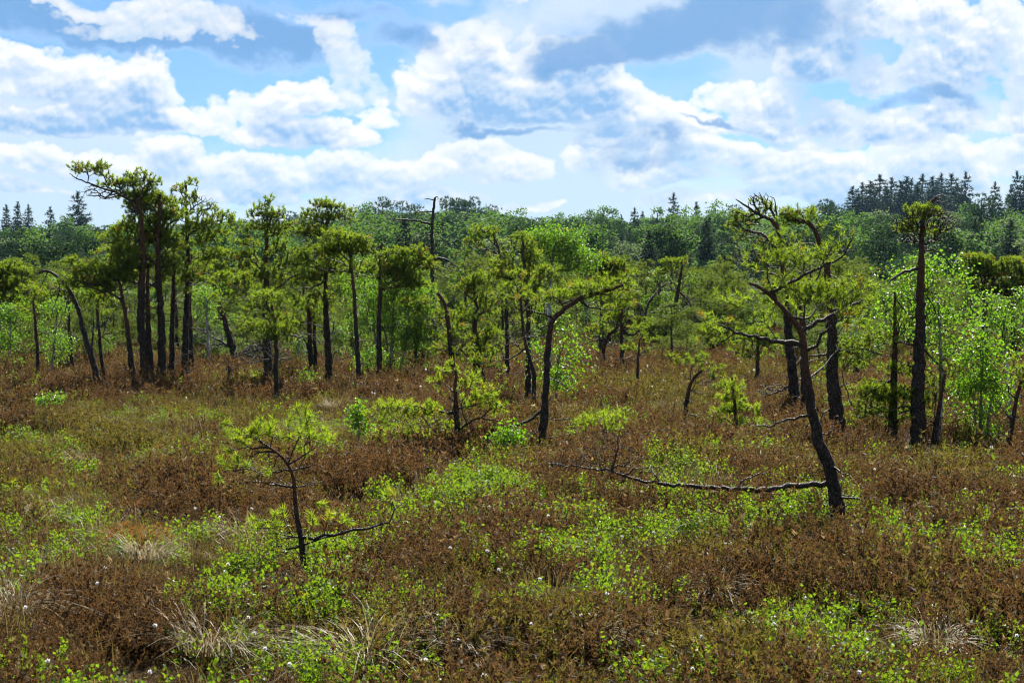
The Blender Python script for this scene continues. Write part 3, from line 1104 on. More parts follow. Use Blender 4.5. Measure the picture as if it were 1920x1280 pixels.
pine('slim pine with reddish upper stem and open crown in the left grove', '346,737 346,666 347,609 349,540 350,488 347,431 344,382 345,345', (13, 4),
     [(345, 350, 22, 14, 1.1), (325, 372, 16, 12, .9), (360, 372, 18, 12, .9), (380, 395, 26, 12, 1.0), (405, 405, 26, 10, 1.0), (425, 410, 16, 8, .9), (335, 400, 16, 12, .8), (375, 425, 30, 12, 1.0), (365, 455, 30, 12, .9), (400, 440, 26, 10, .9), (390, 480, 34, 12, .9), (365, 505, 30, 10, .7), (415, 515, 26, 10, .7)],
     [('347,440 370,425 395,415 420,408', 6, 2, .2), ('346,400 362,385 378,378', 4, 1.5, -.3), ('350,520 375,512 400,510', 4, 1.5, .2)], [(385, 380, 26, 14, .6), (340, 500, 30, 50, .3)], seed=14, K=115)
pine('pine with a flat spreading left crown at the edge of the left grove', '252,733 246,674 240,609 232,560 226,530', (11, 5),
     [(180, 500, 34, 12, 1.2), (150, 510, 30, 12, 1.2), (210, 520, 34, 12, 1.2), (165, 530, 34, 12, 1.2), (200, 545, 30, 10, 1.0), (230, 495, 26, 14, 1.0), (240, 470, 26, 10, .9), (138, 492, 18, 10, .9)],
     [('234,565 215,550 190,545 170,535', 5, 2, -.3)], [(220, 570, 30, 20, .4)], seed=15, K=120)
pine('dark straight pine stem between the two thick trunks of the left grove', '322,733 322,666 323,609 326,540 326,471 325,440', (11, 4), [(330, 470, 22, 10, .8), (318, 500, 20, 10, .6), (338, 525, 20, 8, .5)], [], [(325, 560, 24, 40, .4)], seed=16)
pine('second dark stem close to the tallest pine of the left grove', '286,730 281,660 280,600 279,540 281,500', (12, 5), [(285, 490, 26, 14, .8), (262, 500, 20, 10, .6)], [], [(275, 580, 30, 40, .35)], seed=17)
pine('short dark pine stem behind the slim reddish pine', '359,718 358,640 356,560 358,520', (10, 5), [(370, 500, 26, 10, .6), (385, 530, 20, 10, .5)], [('358,650 375,660 390,680', 3, 1, .2)], [(370, 600, 30, 40, .4)], seed=18)
pine('leaning pine with broken lower limbs right of the left grove', '448,704 436,652 420,594 408,561 402,530', (13, 6),
     [(430, 515, 30, 12, .9), (400, 500, 26, 12, .8), (455, 535, 26, 12, .8), (420, 545, 24, 10, .7), (440, 480, 26, 10, .7)], [('436,652 415,640 385,625 365,612', 6, 2, .2), ('440,670 470,680 500,678', 4, 1.5, .3), ('430,625 460,600 480,585', 4, 1.2, .3)],
     [(410, 640, 50, 30, .4), (470, 660, 40, 26, .3)], seed=19)
pine('thin stem with small foliage behind the bent dead tree', '199,724 189,668 185,620 180,566', (7, 4), [(178, 550, 22, 12, .7), (200, 560, 18, 10, .5)], [], [(190, 610, 24, 30, .5)], seed=20)
pine('thin upright stem left of the bent dead tree', '140,716 134,668 130,620 129,566', (7, 4), [(125, 545, 24, 12, .7), (100, 540, 16, 8, .5)], [], [(135, 620, 22, 30, .4)], seed=21)
pine('thin crooked stem near the left edge of the picture', '68,724 71,668 66,602 62,565', (7, 4), [(62, 545, 24, 12, .5)], [], [(70, 620, 20, 30, .5)], seed=22)
pine('broad pine crown cut by the left edge of the picture', '-8,700 -6,640 0,580 8,545', (12, 6),
     [(20, 515, 40, 14, 1.2), (45, 535, 28, 12, 1.1), (5, 540, 34, 14, 1.1), (30, 560, 34, 12, 1.0), (-10, 515, 26, 16, .8), (15, 500, 24, 8, .9)], [], [], seed=23, K=120)

# ---- between the left grove and the centre
pine('pine with pagoda like tufted top right of the left grove', '502,733 501,666 498,609 497,553 497,488 498,439 497,394', (17, 4),
     [(495, 385, 20, 14, 1.3), (480, 402, 18, 10, 1.1), (512, 408, 24, 12, 1.2), (495, 425, 30, 12, 1.1), (465, 432, 20, 10, .9), (525, 428, 14, 10, .8), (455, 455, 26, 10, .8), (520, 470, 26, 10, .8), (470, 480, 30, 12, .8), (545, 500, 24, 12, .8), (490, 510, 26, 10, .7),
      (455, 520, 24, 10, .7), (520, 540, 28, 12, .7)],
     [('498,470 520,480 540,490', 4, 1.5, .3), ('498,560 470,555 440,560', 4, 1.5, -.3), ('500,650 470,660 430,672', 5, 1.5, .3)], [(480, 600, 40, 40, .35), (500, 660, 50, 30, .35)], seed=24, K=115)
pine('pine with broad slanting top and stacked pads left of the big birch', '616,734 616,665 611,600 610,519 610,446 614,413 616,395', (14, 4),
     [(610, 385, 30, 12, 1.4), (580, 398, 18, 8, 1.2), (640, 395, 24, 12, 1.3), (600, 412, 36, 10, 1.2), (650, 412, 16, 8, 1.0), (570, 435, 30, 10, 1.0), (625, 440, 24, 10, .9), (590, 470, 34, 12, 1.0), (560, 490, 30, 12, .9), (615, 500, 30, 12, .9),
      (575, 525, 34, 12, .8), (635, 540, 26, 12, .8), (600, 560, 24, 10, .6)],
     [('613,420 590,412 570,405', 4, 1.5, .2), ('611,480 580,490 550,500', 5, 1.5, -.3), ('610,530 580,540 550,540', 4, 1.5, .3)], [(600, 620, 40, 40, .3)], seed=25, K=115)
pine('slim pine with umbrella crown beside the big birch', '674,740 672,685 668,624 665,568 661,519 657,486 655,462', (10, 4),
     [(650, 445, 36, 12, 1.3), (625, 455, 26, 12, 1.2), (680, 455, 22, 12, 1.1), (650, 468, 40, 12, 1.1), (615, 475, 22, 10, .9)], [('660,507 630,507 600,505', 4, 1.5, .1)], [(655, 490, 26, 10, .5)], seed=26, K=120)
pine('twin stem of a dark pine behind the pine with stacked pads', '590,725 582,665 580,600 578,560', (11, 6), [(575, 570, 30, 12, .7), (555, 580, 22, 10, .6), (600, 585, 24, 10, .5)], [('588,690 560,688 530,690', 4, 1.5, .2)], [(575, 640, 34, 30, .4)], seed=27,
     stems=[(XY('594,720 590,660 588,600 587,565'), 9, 5)])
pine('dark crooked pine stem rising through the big birch', '714,738 711,665 710,600 713,543 713,470 716,455', (11, 4),
     [(740, 470, 30, 10, 1.1), (780, 472, 30, 12, 1.1), (760, 490, 40, 10, .9), (740, 510, 40, 12, 1.0), (790, 505, 34, 12, 1.1), (690, 505, 26, 10, .7), (765, 530, 40, 12, .8)], [('713,545 740,520 775,500', 5, 2, .3), ('712,605 725,625 728,660', 4, 1.5, -.3)],
     [(705, 470, 20, 14, .6)], seed=28, K=115)
pine('short dark pine stem right of the big birch', '779,726 780,680 781,632 784,600', (10, 6), [(800, 590, 26, 14, .6), (780, 570, 26, 12, .6), (810, 620, 24, 12, .5)], [], [(790, 640, 30, 24, .5)], seed=29)
pine('thick short pine stump like stem behind the big birch', '791,710 790,680 790,649 792,600', (13, 9), [(815, 560, 30, 14, .8), (790, 550, 26, 10, .7)], [], [(800, 610, 30, 30, .4)], seed=30)
make_tree('dead_tree', 'dark arched dead tree bending left beside the left grove', XY('188,731 171,666 156,618 148,581 132,544 110,520 95,508 82,507 73,513'), (12, 4), [], [(XY('95,508 85,520 78,535'), 2.5, 1, .2), (XY('110,520 112,545 100,575 92,610'), 3, 1, .1), (XY('132,544 128,575 110,620'), 3, 1, -.2)],
          [(100, 540, 24, 18, .5), (125, 560, 20, 20, .3)], bark='bark_dead', seed=31, group=DEADS, cat='dead tree')
make_tree('dead_tree', 'bare dead snag with forked top standing above the centre crowns', XY('812,705 811,600 810,502 810,425 813,390 816,371'), (11, 4), [],
          [(XY('809,421 783,414 757,412 724,410'), 5, 1.5, -.2), (XY('810,399 790,397 775,399'), 3, 1, .3), (XY('815,376 803,373 795,374'), 2.5, 1, .2), (XY('816,373 822,367 821,376'), 2.5, 1, .1), (XY('811,482 835,485 850,496 866,510'), 5, 1.5, .2),
           (XY('811,503 825,505 838,514'), 3.5, 1, -.2), (XY('809,440 790,442'), 3, 1.2, .2), (XY('810,492 792,495'), 3, 1, .3), (XY('809,466 800,464'), 3, 1, .3), (XY('757,412 752,418 740,415'), 2, 1, .1)], [(790, 400, 26, 8, .5), (850, 498, 14, 8, .5)],
          bark='bark_dead', seed=32, group=DEADS, cat='dead tree')
make_tree('dead_tree', 'short leafless snag stem at the foot of the left grove', XY('427,733 429,700 428,684'), (5, 3), [], [(XY('428,700 440,690 450,682'), 2, 1, .2)], [(430, 690, 18, 12, .4)], bark='bark_dead', seed=33, group=DEADS, cat='dead tree')

# ---- centre right
pine('distant pine with drooping rounded pad behind the bent central pine', '1128,690 1128,620 1130,560 1132,520', (11, 6),
     [(1135, 490, 34, 10, 1.2), (1110, 505, 26, 12, 1.1), (1160, 505, 26, 10, 1.0), (1135, 512, 46, 10, 1.0)], [('1132,520 1150,500 1165,502 1172,518', 4, 1.5, .1)], [(1130, 530, 30, 14, .5)], seed=34, K=120)
pine('short twisted pine stem leaning right of the bent central pine', '1131,699 1130,655 1139,631 1158,612', (11, 5), [(1170, 600, 26, 12, .6), (1140, 605, 22, 10, .5)], [('1139,631 1110,640 1085,650', 4, 1.5, .3)], [(1150, 630, 40, 24, .5)], seed=35)
pine('slim pine with a looping bare limb right of centre', '1165,715 1166,640 1163,598 1168,570', (8, 4), [(1150, 580, 26, 10, .5), (1200, 610, 22, 12, .5), (1180, 575, 20, 10, .4)], [('1164,610 1172,625 1185,630 1200,618 1203,590 1195,560', 6, 3, .2)], [(1185, 600, 26, 22, .5)], seed=36)
pine('thin knee high pine stem in the cottongrass right of centre', '1194,734 1196,680 1199,636', (6, 3), [(1200, 620, 22, 12, .6), (1215, 640, 16, 8, .5)], [], [(1200, 660, 20, 20, .4)], seed=37)
pine('crooked half dead pine with an arched second stem right of centre', '1250,680 1245,640 1252,612 1265,589 1272,543 1280,498', (14, 3),
     [(1265, 492, 22, 8, .7), (1250, 505, 20, 8, .6), (1230, 610, 26, 14, .8), (1270, 625, 30, 14, .8), (1255, 645, 30, 12, .7)], [('1246,640 1222,625 1207,598 1219,564 1240,540 1250,532', 8, 3, .2), ('1272,543 1290,560 1305,590 1312,620', 5, 2, .2), ('1268,570 1240,578 1220,590', 4, 1.5, .3)],
     [(1260, 530, 34, 24, .6), (1290, 590, 30, 40, .4)], seed=38)
pine('small crooked pine bowing right in the open heather', '1282,804 1286,764 1291,730 1303,703 1320,692', (10, 4),
     [(1300, 678, 30, 12, .8), (1330, 690, 22, 12, .8), (1270, 672, 20, 8, .6), (1345, 705, 14, 8, .5)], [('1288,775 1305,780 1322,782', 5, 2, .3), ('1290,790 1302,792 1312,796', 4, 1.5, -.3)], [(1330, 712, 30, 20, .4), (1310, 780, 20, 8, .4)], seed=39)
pine('young bright green pine shaped like a cone left of the leaning pine', '1383,826 1381,790 1377,750 1373,708', (8, 3),
     [(1375, 725, 16, 14, 1.6), (1372, 750, 28, 12, 1.5), (1385, 770, 38, 12, 1.4), (1345, 785, 24, 12, 1.2), (1400, 790, 30, 10, 1.2), (1360, 770, 20, 10, 1.2), (1410, 768, 12, 8, 1)], seed=40, leaf='needle_near', K=190, clump=.04, tip=.0016)
pine('small pine stem far behind the young cone shaped pine', '1419,718 1420,690 1421,640', (8, 5), [(1420, 625, 30, 14, .8), (1400, 640, 24, 12, .7), (1440, 650, 22, 12, .7), (1415, 665, 30, 10, .6)], seed=41)
pine('slight pine stem in front of the pale birch scrub right of centre', '1339,682 1341,650 1342,622', (6, 4), [(1345, 612, 30, 12, .6), (1320, 625, 26, 12, .6), (1360, 640, 24, 10, .6)], seed=42)

# ---- right group
pine('tall old pine with dead tangled top behind the leaning pine', '1491,769 1485,690 1479,640 1474,572 1468,500 1460,436 1448,415', (19, 7),
     [(1405, 415, 26, 18, 1.0), (1430, 385, 22, 12, .7), (1390, 410, 18, 14, .8), (1470, 470, 30, 14, .7), (1440, 455, 26, 10, .6)], [('1450,418 1425,404 1407,395 1390,383 1376,375', 7, 2, -.2), ('1460,436 1455,410 1440,385 1425,370 1415,362', 6, 2, .2), ('1450,418 1455,395 1448,372', 4, 1.5, -.2), ('1470,520 1440,510 1405,505', 5, 1.5, .3), ('1486,720 1460,735 1430,745', 6, 2, .3)],
     [(1425, 375, 26, 14, 1.0), (1410, 470, 46, 36, .75), (1385, 450, 30, 24, .6), (1440, 730, 30, 14, .4)], seed=43, tip=.0036, maxbr=14)
pine('thick dark trunked pine with top bending left behind the leaning pine', '1576,838 1569,776 1560,708 1561,631 1556,560 1552,527 1550,495 1540,462 1530,440 1518,418 1500,412 1475,414', (27, 5),
     [(1495, 398, 30, 14, 1.2), (1520, 405, 18, 12, 1.0), (1475, 405, 18, 10, .8), (1580, 640, 34, 16, .6), (1610, 660, 30, 16, .6), (1600, 620, 30, 14, .5)],
     [('1561,640 1590,650 1630,655 1660,668', 5, 2, .3), ('1560,668 1530,665 1500,672', 5, 2, .3), ('1565,740 1580,715 1592,760', 4, 1.5, -.3), ('1570,768 1548,768 1538,775 1525,808', 5, 2, -.5)], [(1500, 425, 30, 10, .5), (1600, 690, 40, 30, .4)], seed=44, K=115)
pine('dark second trunk touching the tall old pine', '1511,773 1509,720 1508,670 1505,600 1502,540', (16, 7), [(1500, 530, 30, 12, .6), (1480, 550, 26, 12, .5), (1525, 560, 26, 12, .6)], [], [(1510, 620, 40, 30, .4)], seed=45)
pine('tall bare trunked pine topped by a spiky round tuft at right', '1721,844 1722,776 1722,708 1727,617 1727,527 1729,459 1730,422 1733,396 1742,382 1757,371', (27, 5),
     [(1725, 395, 30, 14, .8), (1712, 405, 22, 12, .7), (1745, 402, 18, 12, .6)], [('1725,506 1706,504 1688,513 1676,520 1664,530', 7, 3, -.2), ('1729,467 1750,466 1768,475 1785,490 1798,512', 4, 1.5, .3), ('1722,650 1745,665 1770,690 1788,712', 5, 2, .3), ('1745,380 1760,362 1776,366', 4, 1.2, .1), ('1752,374 1770,378 1782,376', 3, 1, .3), ('1720,770 1690,760 1660,770', 5, 2, -.3)],
     [(1728, 415, 55, 26, 1.5), (1728, 445, 46, 18, 1.2), (1764, 420, 28, 22, 1.0), (1692, 425, 28, 20, 1.0)], seed=46, maxbr=16, tip=.0042, sp=.055)
pine('bushy low pine spreading dark green limbs around the bare trunked pine', '1672,838 1676,780 1679,708 1682,620 1681,548', (18, 4),
     [(1690, 700, 44, 16, 1.1), (1640, 735, 44, 16, 1.1), (1700, 740, 50, 18, 1.1), (1740, 725, 30, 16, 1.0), (1610, 755, 34, 12, 1.0), (1660, 770, 44, 10, .9), (1720, 670, 34, 16, .7), (1650, 640, 30, 14, .6), (1620, 690, 30, 12, .6), (1690, 600, 24, 14, .4)],
     [('1679,708 1650,725 1615,745', 6, 2, -.2), ('1679,720 1710,730 1745,735', 5, 2, -.3), ('1677,770 1640,765 1600,770', 5, 2, .3), ('1681,560 1695,575 1706,590', 4, 1.5, .3)], [(1660, 790, 60, 16, .4), (1690, 600, 30, 40, .35)], seed=47, K=125, clump=.06)
pine('thin dark stem beside the white birch foot at right', '1749,832 1755,790 1764,740 1770,700', (9, 5), [(1775, 690, 26, 14, .5)], [], [(1770, 730, 30, 30, .5)], seed=48)
pine('bowed dark pine stem at the right edge of the picture', '1887,858 1894,820 1901,790 1908,745 1918,712 1930,690', (9, 5), [(1910, 680, 30, 14, .5), (1930, 670, 24, 12, .6)], [('1901,790 1885,770 1875,745', 4, 1.5, .3), ('1908,748 1893,740 1888,720', 4, 1.5, -.3)], [(1895, 720, 30, 40, .5)], seed=49)
pine('low dark umbrella pine behind the bright birches at right', '1846,690 1846,620 1848,560 1844,538', (13, 8), [(1830, 490, 34, 14, 1.4), (1855, 500, 26, 14, 1.3), (1815, 505, 18, 12, 1.2), (1840, 515, 40, 10, 1.0)], [('1846,545 1825,532 1805,525', 5, 2, .2)], [(1850, 530, 30, 10, .5)], seed=50, K=125)
pine('olive umbrella pine at the right edge behind the birches', '1902,690 1900,620 1898,560', (11, 6), [(1900, 500, 34, 14, 1.2), (1920, 515, 30, 14, 1.1), (1880, 515, 22, 10, 1.0), (1905, 535, 40, 10, .8)], [], [(1900, 550, 30, 14, .5)], seed=51, K=120)
pine('leaning stump like pine stem seen between the right trunks', '1617,722 1608,695 1600,668', (12, 7), [(1600, 650, 24, 10, .5)], [], [(1600, 660, 24, 14, .5)], seed=52)

# ---- birches
birch('big glossy birch in full leaf filling the gap left of centre', '732,734 733,690 735,640 738,590 740,530', (9, 3),
      [(700, 560, 40, 40, 1.1), (745, 540, 46, 44, 1.1), (785, 570, 30, 44, 1.0), (715, 620, 50, 44, 1.1), (770, 640, 40, 40, 1.0), (690, 510, 30, 30, .9), (735, 500, 30, 24, .8), (700, 670, 44, 26, .9), (745, 690, 44, 22, .9), (655, 545, 26, 26, .6)],
      stems=[('722,734 715,690 705,640 700,600', 6, 3), ('745,732 752,690 762,640 770,590', 6, 3)], seed=60)
birch('tall rounded birch crown behind the olive crowned pine', '1030,705 1031,640 1030,560 1034,500 1040,460', (9, 3),
      [(1030, 450, 36, 24, 1.2), (1065, 455, 34, 26, 1.2), (1095, 475, 28, 20, 1.1), (1045, 480, 50, 20, 1.1), (1010, 465, 24, 22, 1.0), (1080, 495, 34, 14, .9), (1030, 430, 24, 12, 1.0)], seed=61)
birch('young yellow green birch with white stem beside the bent central pine', '1041,790 1042,745 1046,700 1050,650', (5, 2),
      [(1055, 650, 34, 24, .8), (1040, 690, 40, 26, .8), (1075, 680, 30, 26, .8), (1050, 725, 34, 20, .7), (1085, 640, 30, 14, .7), (1060, 620, 24, 14, .7), (1000, 660, 16, 20, .6)], leaf='birch_bright', seed=62, K=85)
birch('slender bright green birch bush with many upright stems at right', '1838,838 1838,800 1840,760 1842,700 1845,650', (7, 2),
      [(1840, 640, 26, 20, 1.1), (1830, 680, 34, 26, 1.3), (1865, 680, 24, 30, 1.2), (1840, 730, 46, 30, 1.3), (1825, 780, 34, 26, 1.2), (1860, 770, 30, 28, 1.2), (1810, 730, 20, 30, 1.0), (1840, 815, 34, 16, 1.0)],
      leaf='birch_bright', seed=63, sp=.085, depth=.6, stems=[('1832,838 1828,790 1822,740', 5, 2), ('1845,838 1852,780 1862,720', 5, 2)])
birch('wide sunlit birch behind the bare trunked pine', '1760,826 1762,780 1765,700 1762,620 1758,560', (10, 3),
      [(1700, 500, 36, 24, 1.0), (1760, 510, 40, 26, 1.1), (1800, 540, 30, 30, 1.0), (1740, 560, 50, 34, 1.0), (1790, 600, 40, 34, 1.0), (1680, 560, 30, 30, .8), (1720, 620, 44, 26, .8), (1660, 610, 30, 26, .8), (1780, 660, 40, 24, .8)], seed=64, K=70)
birch('loose birch reaching out of the picture at the right edge', '1895,800 1893,740 1890,660 1885,600', (7, 3),
      [(1850, 570, 36, 20, .9), (1890, 580, 30, 24, .9), (1915, 610, 26, 26, .9), (1860, 610, 36, 20, .8), (1900, 650, 30, 24, .8), (1925, 570, 20, 30, .8)], seed=65, K=70)
birch('loose birch bush at the left edge of the picture', '14,720 16,680 20,640 22,600', (6, 2), [(15, 600, 30, 26, 1.0), (35, 640, 24, 26, .9), (0, 640, 26, 30, .9), (40, 585, 18, 16, .8), (15, 680, 24, 14, .6)], seed=66)
birch('slim birch bush between the left edge and the arched dead tree', '95,722 97,690 102,640 105,590', (5, 2), [(100, 580, 24, 22, .9), (88, 620, 22, 26, .9), (115, 630, 20, 30, .9), (98, 665, 26, 22, .9), (118, 585, 14, 16, .7)], seed=67)
birch('glossy birch half hidden behind the slim reddish pine', '392,705 392,660 390,610 388,560', (6, 3), [(385, 555, 26, 20, .9), (400, 585, 22, 22, .9), (378, 590, 18, 18, .8), (408, 550, 16, 16, .7)], seed=68)
birch('birch sapling of a few bright leaves below the pagoda topped pine', '573,742 575,722 574,706', (2, 1), [(575, 715, 12, 16, 1.2), (580, 735, 8, 8, 1)], leaf='birch_bright', seed=69, K=110, lsize=.036, sp=.06, cat='sapling', group='birch saplings')
birch('thin bright birch sapling alone in the heather left of the low broad pine', '672,824 673,800 671,775 674,758', (2, 1), [(672, 775, 12, 18, 1.6), (678, 800, 9, 14, 1.4), (664, 790, 7, 9, 1.2)], leaf='birch_bright', seed=70, K=150, lsize=.032, lspread=.05, sp=.05, cat='sapling', group='birch saplings')
birch('pale birch sapling right of the low broad pine', '956,850 954,830 952,808', (2, 1), [(952, 812, 18, 18, 1.2), (940, 830, 16, 12, 1.0), (965, 835, 12, 12, 1.0)], leaf='birch_bright', seed=71, K=110, lsize=.03, lspread=.06, sp=.05, cat='sapling', group='birch saplings')
birch('tiny leafy sapling at the foot of the left foreground tussocks', '92,770 94,755 90,742', (2, 1), [(95, 745, 16, 10, 1.0), (78, 752, 10, 8, .8)], leaf='birch_bright', seed=72, K=110, lsize=.03, lspread=.05, sp=.05, cat='sapling', group='birch saplings')
pine('sprawling knee high pine bush with thin bare twigs in the centre', '1138,880 1136,850 1140,820 1135,795', (6, 2), [(1125, 790, 36, 14, .9), (1150, 800, 26, 14, .7), (1100, 810, 22, 12, .7), (1160, 780, 14, 8, .7)], [('1137,860 1110,845 1095,830', 4, 1.5, -.2), ('1138,865 1165,840 1180,815', 4, 1.5, .2)], [(1140, 830, 50, 26, .7), (1180, 840, 40, 20, .5)], seed=73, leaf='needle_near', K=150, clump=.05)
pine('small tufted pine seedling right behind the crooked foreground pine', '582,870 581,835 580,800 579,778', (4, 2), [(580, 785, 14, 10, 1.4), (590, 815, 24, 10, 1.0), (570, 825, 16, 8, 1.0), (605, 830, 14, 8, .8)], seed=74, leaf='needle_near', K=170, clump=.04)


# ------------------------------------------------------------------ the wood behind: a few model trees, copied
def proto_broad(name, h, seed, mat, rx, lobes=9, nleaf=3600, size=0.24, zc=0.60, rz=0.40, bark='bark'):
    g = rng(seed)
    root = bpy.data.objects.new(name, None)
    tk = Acc()
    p = np.stack([np.cumsum(g.normal(0, 0.05, 9)), np.cumsum(g.normal(0, 0.05, 9)), np.linspace(-0.3, h * 0.85, 9)], 1)
    V, F = tube(p, np.linspace(h * 0.018, h * 0.004, 9), 7)
    tk.add(V, F, 0.2)
    cen = unit(g.normal(size=(lobes, 3))) * (g.random((lobes, 1)) ** 0.4) * np.array([rx * 0.62, rx * 0.62, h * rz * 0.72]) + np.array([0, 0, h * zc])
    cen[0] = (p[-1][0], p[-1][1], h * 0.88)
    for c in cen:
        k = int(np.clip((c[2] - 0.15 * h) / (0.85 * h) * 8, 1, 7))
        q = np.stack([p[k] + (c - p[k]) * t + np.array([0, 0, 0.1 * math.sin(t * 3.14)]) for t in np.linspace(0, 1, 6)])
        V, F = tube(q, np.linspace(h * 0.006, h * 0.0016, 6), 4)
        tk.add(V, F, 0.2)
    per = nleaf // lobes // 8
    pts = []
    for c in cen:
        lr = rx * g.uniform(0.30, 0.48)
        sub = c + unit(g.normal(size=(per, 3))) * (g.random((per, 1)) ** 0.33) * np.array([lr, lr, lr * g.uniform(0.8, 1.2)])
        pts.append(sub)
    V, F, t = leaves(np.concatenate(pts), g, 8, 0.20 * (size / 0.24), size)
    return root, [('trunk', tk.mesh('trunk', M[bark], True)), ('crown', mk_mesh('crown', V, F, M[mat], False, t))]


def proto_pine(name, h, seed, mat='needle_far', pads=14, spread=0.30, low=0.38, needle=0.26):
    g = rng(seed)
    root = bpy.data.objects.new(name, None)
    tk = Acc()
    p = np.stack([np.cumsum(g.normal(0, 0.012 * h, 10)), np.cumsum(g.normal(0, 0.012 * h, 10)), np.linspace(-0.3, h * 0.95, 10)], 1)
    V, F = tube(p, np.linspace(h * 0.02, h * 0.004, 10), 7)
    tk.add(V, F, np.repeat(np.linspace(0, 1, 10), 7))
    TP, TA = [], []
    for i in range(pads):
        z = low + (0.95 - low) * (i + g.random()) / pads
        prof = spread * h * (1.15 - 0.75 * ((z - low) / (1 - low)) ** 1.6) * g.uniform(0.5, 1.1)
        an = g.random() * 6.28
        c = np.array([math.cos(an) * prof, math.sin(an) * prof, z * h])
        b0 = np.array([np.interp(z * h * 0.93, p[:, 2], p[:, 0]), np.interp(z * h * 0.93, p[:, 2], p[:, 1]), z * h * 0.93])
        q = np.stack([b0 + (c - b0) * t + np.array([0, 0, -0.03 * h * math.sin(t * 3.14)]) for t in np.linspace(0, 1, 6)])
        V, F = tube(q, np.linspace(h * 0.006, h * 0.0015, 6), 4)
        tk.add(V, F, 0.8)
        n = 34
        lr = h * g.uniform(0.09, 0.15)
        for _ in range(2):
            cc = b0 + (c - b0) * (1.0 if _ == 0 else 0.6)
            o = unit(g.normal(size=(n, 3))) * (g.random((n, 1)) ** 0.4) * np.array([lr, lr, lr * 0.42])
            TP.append(cc + o)
            TA.append(o + np.array([0, 0, 0.12 * h]) * 0.4)
    c = np.array([p[-1][0], p[-1][1], h * 0.95])
    o = unit(g.normal(size=(40, 3))) * np.array([0.07, 0.07, 0.05]) * h
    TP.append(c + o), TA.append(o + np.array([0, 0, 0.1]))
    V, F, t = needles(np.concatenate(TP), np.concatenate(TA), g, 13, needle, needle * 0.16, needle * 0.6)
    return root, [('trunk', tk.mesh('trunk', M['bark'], True)), ('crown', mk_mesh('crown', V, F, M[mat], False, t))]


def proto_spruce(name, h, seed, spread=0.20, gap=0.0):
    g = rng(seed)
    root = bpy.data.objects.new(name, None)
    p = np.stack([np.zeros(6), np.zeros(6), np.linspace(-0.3, h, 6)], 1)
    tk = Acc()
    V, F = tube(p, np.linspace(h * 0.014, h * 0.001, 6), 6)
    tk.add(V, F, 0.1)
    TP, TA = [], []
    lev = 24
    for i in range(lev):
        z = 0.10 + 0.89 * i / lev
        L = spread * h * (1 - z) ** 0.85 * g.uniform(0.75, 1.12) + 0.012 * h
        for an in np.arange(0, 6.28, 6.28 / (8 if z < 0.75 else 5)) + g.random() * 6:
            if g.random() < gap:
                continue
            LL = L * g.uniform(0.65, 1.15)
            m = max(2, int(LL / h * 90))
            t = np.linspace(0.15, 1, m)
            zz = z * h - 0.28 * LL * t + 0.16 * LL * t * t
            q = np.stack([np.cos(an) * LL * t, np.sin(an) * LL * t, zz], 1) + g.normal(size=(m, 3)) * 0.006 * h
            TP.append(q)
            TA.append(np.repeat(np.array([[math.cos(an), math.sin(an), -0.15]]), m, 0) + g.normal(size=(m, 3)) * 0.4)
    TP, TA = np.concatenate(TP), np.concatenate(TA)
    TP = np.concatenate([TP, np.stack([np.zeros(9), np.zeros(9), np.linspace(0.93, 1.0, 9) * h], 1)])
    TA = np.concatenate([TA, np.tile([[0, 0, 1.0]], (9, 1))])
    V, F, t = needles(TP, TA, g, 7, 0.036 * h, 0.0085 * h, 0.02 * h)
    return root, [('trunk', tk.mesh('trunk', M['bark'], True)), ('crown', mk_mesh('crown', V, F, M['spruce'], False, t))]


PROTO = {
    'broad': [proto_broad('broadleaf_tree', 9, 200 + i, 'birch_far', 2.6 + 0.5 * i) for i in range(3)],
    'open': [proto_broad('birch_tree', 10, 210 + i, 'birch_far', 1.9, 10, 1900, 0.22, 0.64, 0.42, 'bark_birch') for i in range(2)],
    'pale': [proto_broad('willow_tree', 8, 220 + i, 'willow_far', 2.6 + 0.4 * i, 10, 3600, 0.22) for i in range(2)],
    'pine': [proto_pine('pine_tree', 9, 230 + i) for i in range(3)],
    'spruce': [proto_spruce('spruce_tree', 16, 240 + i, (0.17, 0.21, 0.24)[i], (0.05, 0.15, 0.25)[i]) for i in range(3)],
    'scrubpine': [proto_pine('pine_tree', 3.2, 250 + i, 'scrub_needle', 15, 0.30, 0.14, 0.10) for i in range(3)],
    'scrubbirch': [proto_broad('birch_tree', 3.2, 260 + i, 'scrub_birch', 1.0, 8, 2600, 0.075, 0.50, 0.46, 'bark_birch') for i in range(2)],
}
PH = {'broad': 9, 'open': 10, 'pale': 8, 'pine': 9, 'spruce': 16, 'scrubpine': 3.2, 'scrubbirch': 3.2}
CATS = {'broad': 'tree', 'open': 'birch tree', 'pale': 'willow tree', 'pine': 'pine tree', 'spruce': 'spruce tree', 'scrubpine': 'pine tree', 'scrubbirch': 'birch tree'}
_bg = rng(777)


def plant(kind, x, ytop, D, label, group, wide=1.0, v=None):
    """stand a copy of a model tree at photo column x so that its top shows at row ytop"""
    pr = PROTO[kind]
    root, parts = pr[int(_bg.integers(len(pr))) if v is None else v % len(pr)]
    top = at(x, ytop, D)
    zg = float(terrain(top[0], D))
    s = max(0.15, (top[2] - zg) / PH[kind])
    o = bpy.data.objects.new(root.name, None)
    link(o)
    o.location = (top[0], D, zg)
    o.rotation_euler = (0, 0, _bg.random() * 6.28)
    o.scale = (s * wide, s * wide, s)
    tag(o, label, CATS[kind], group)
    for nm, me in parts:
        part(nm, me, o)
    return o


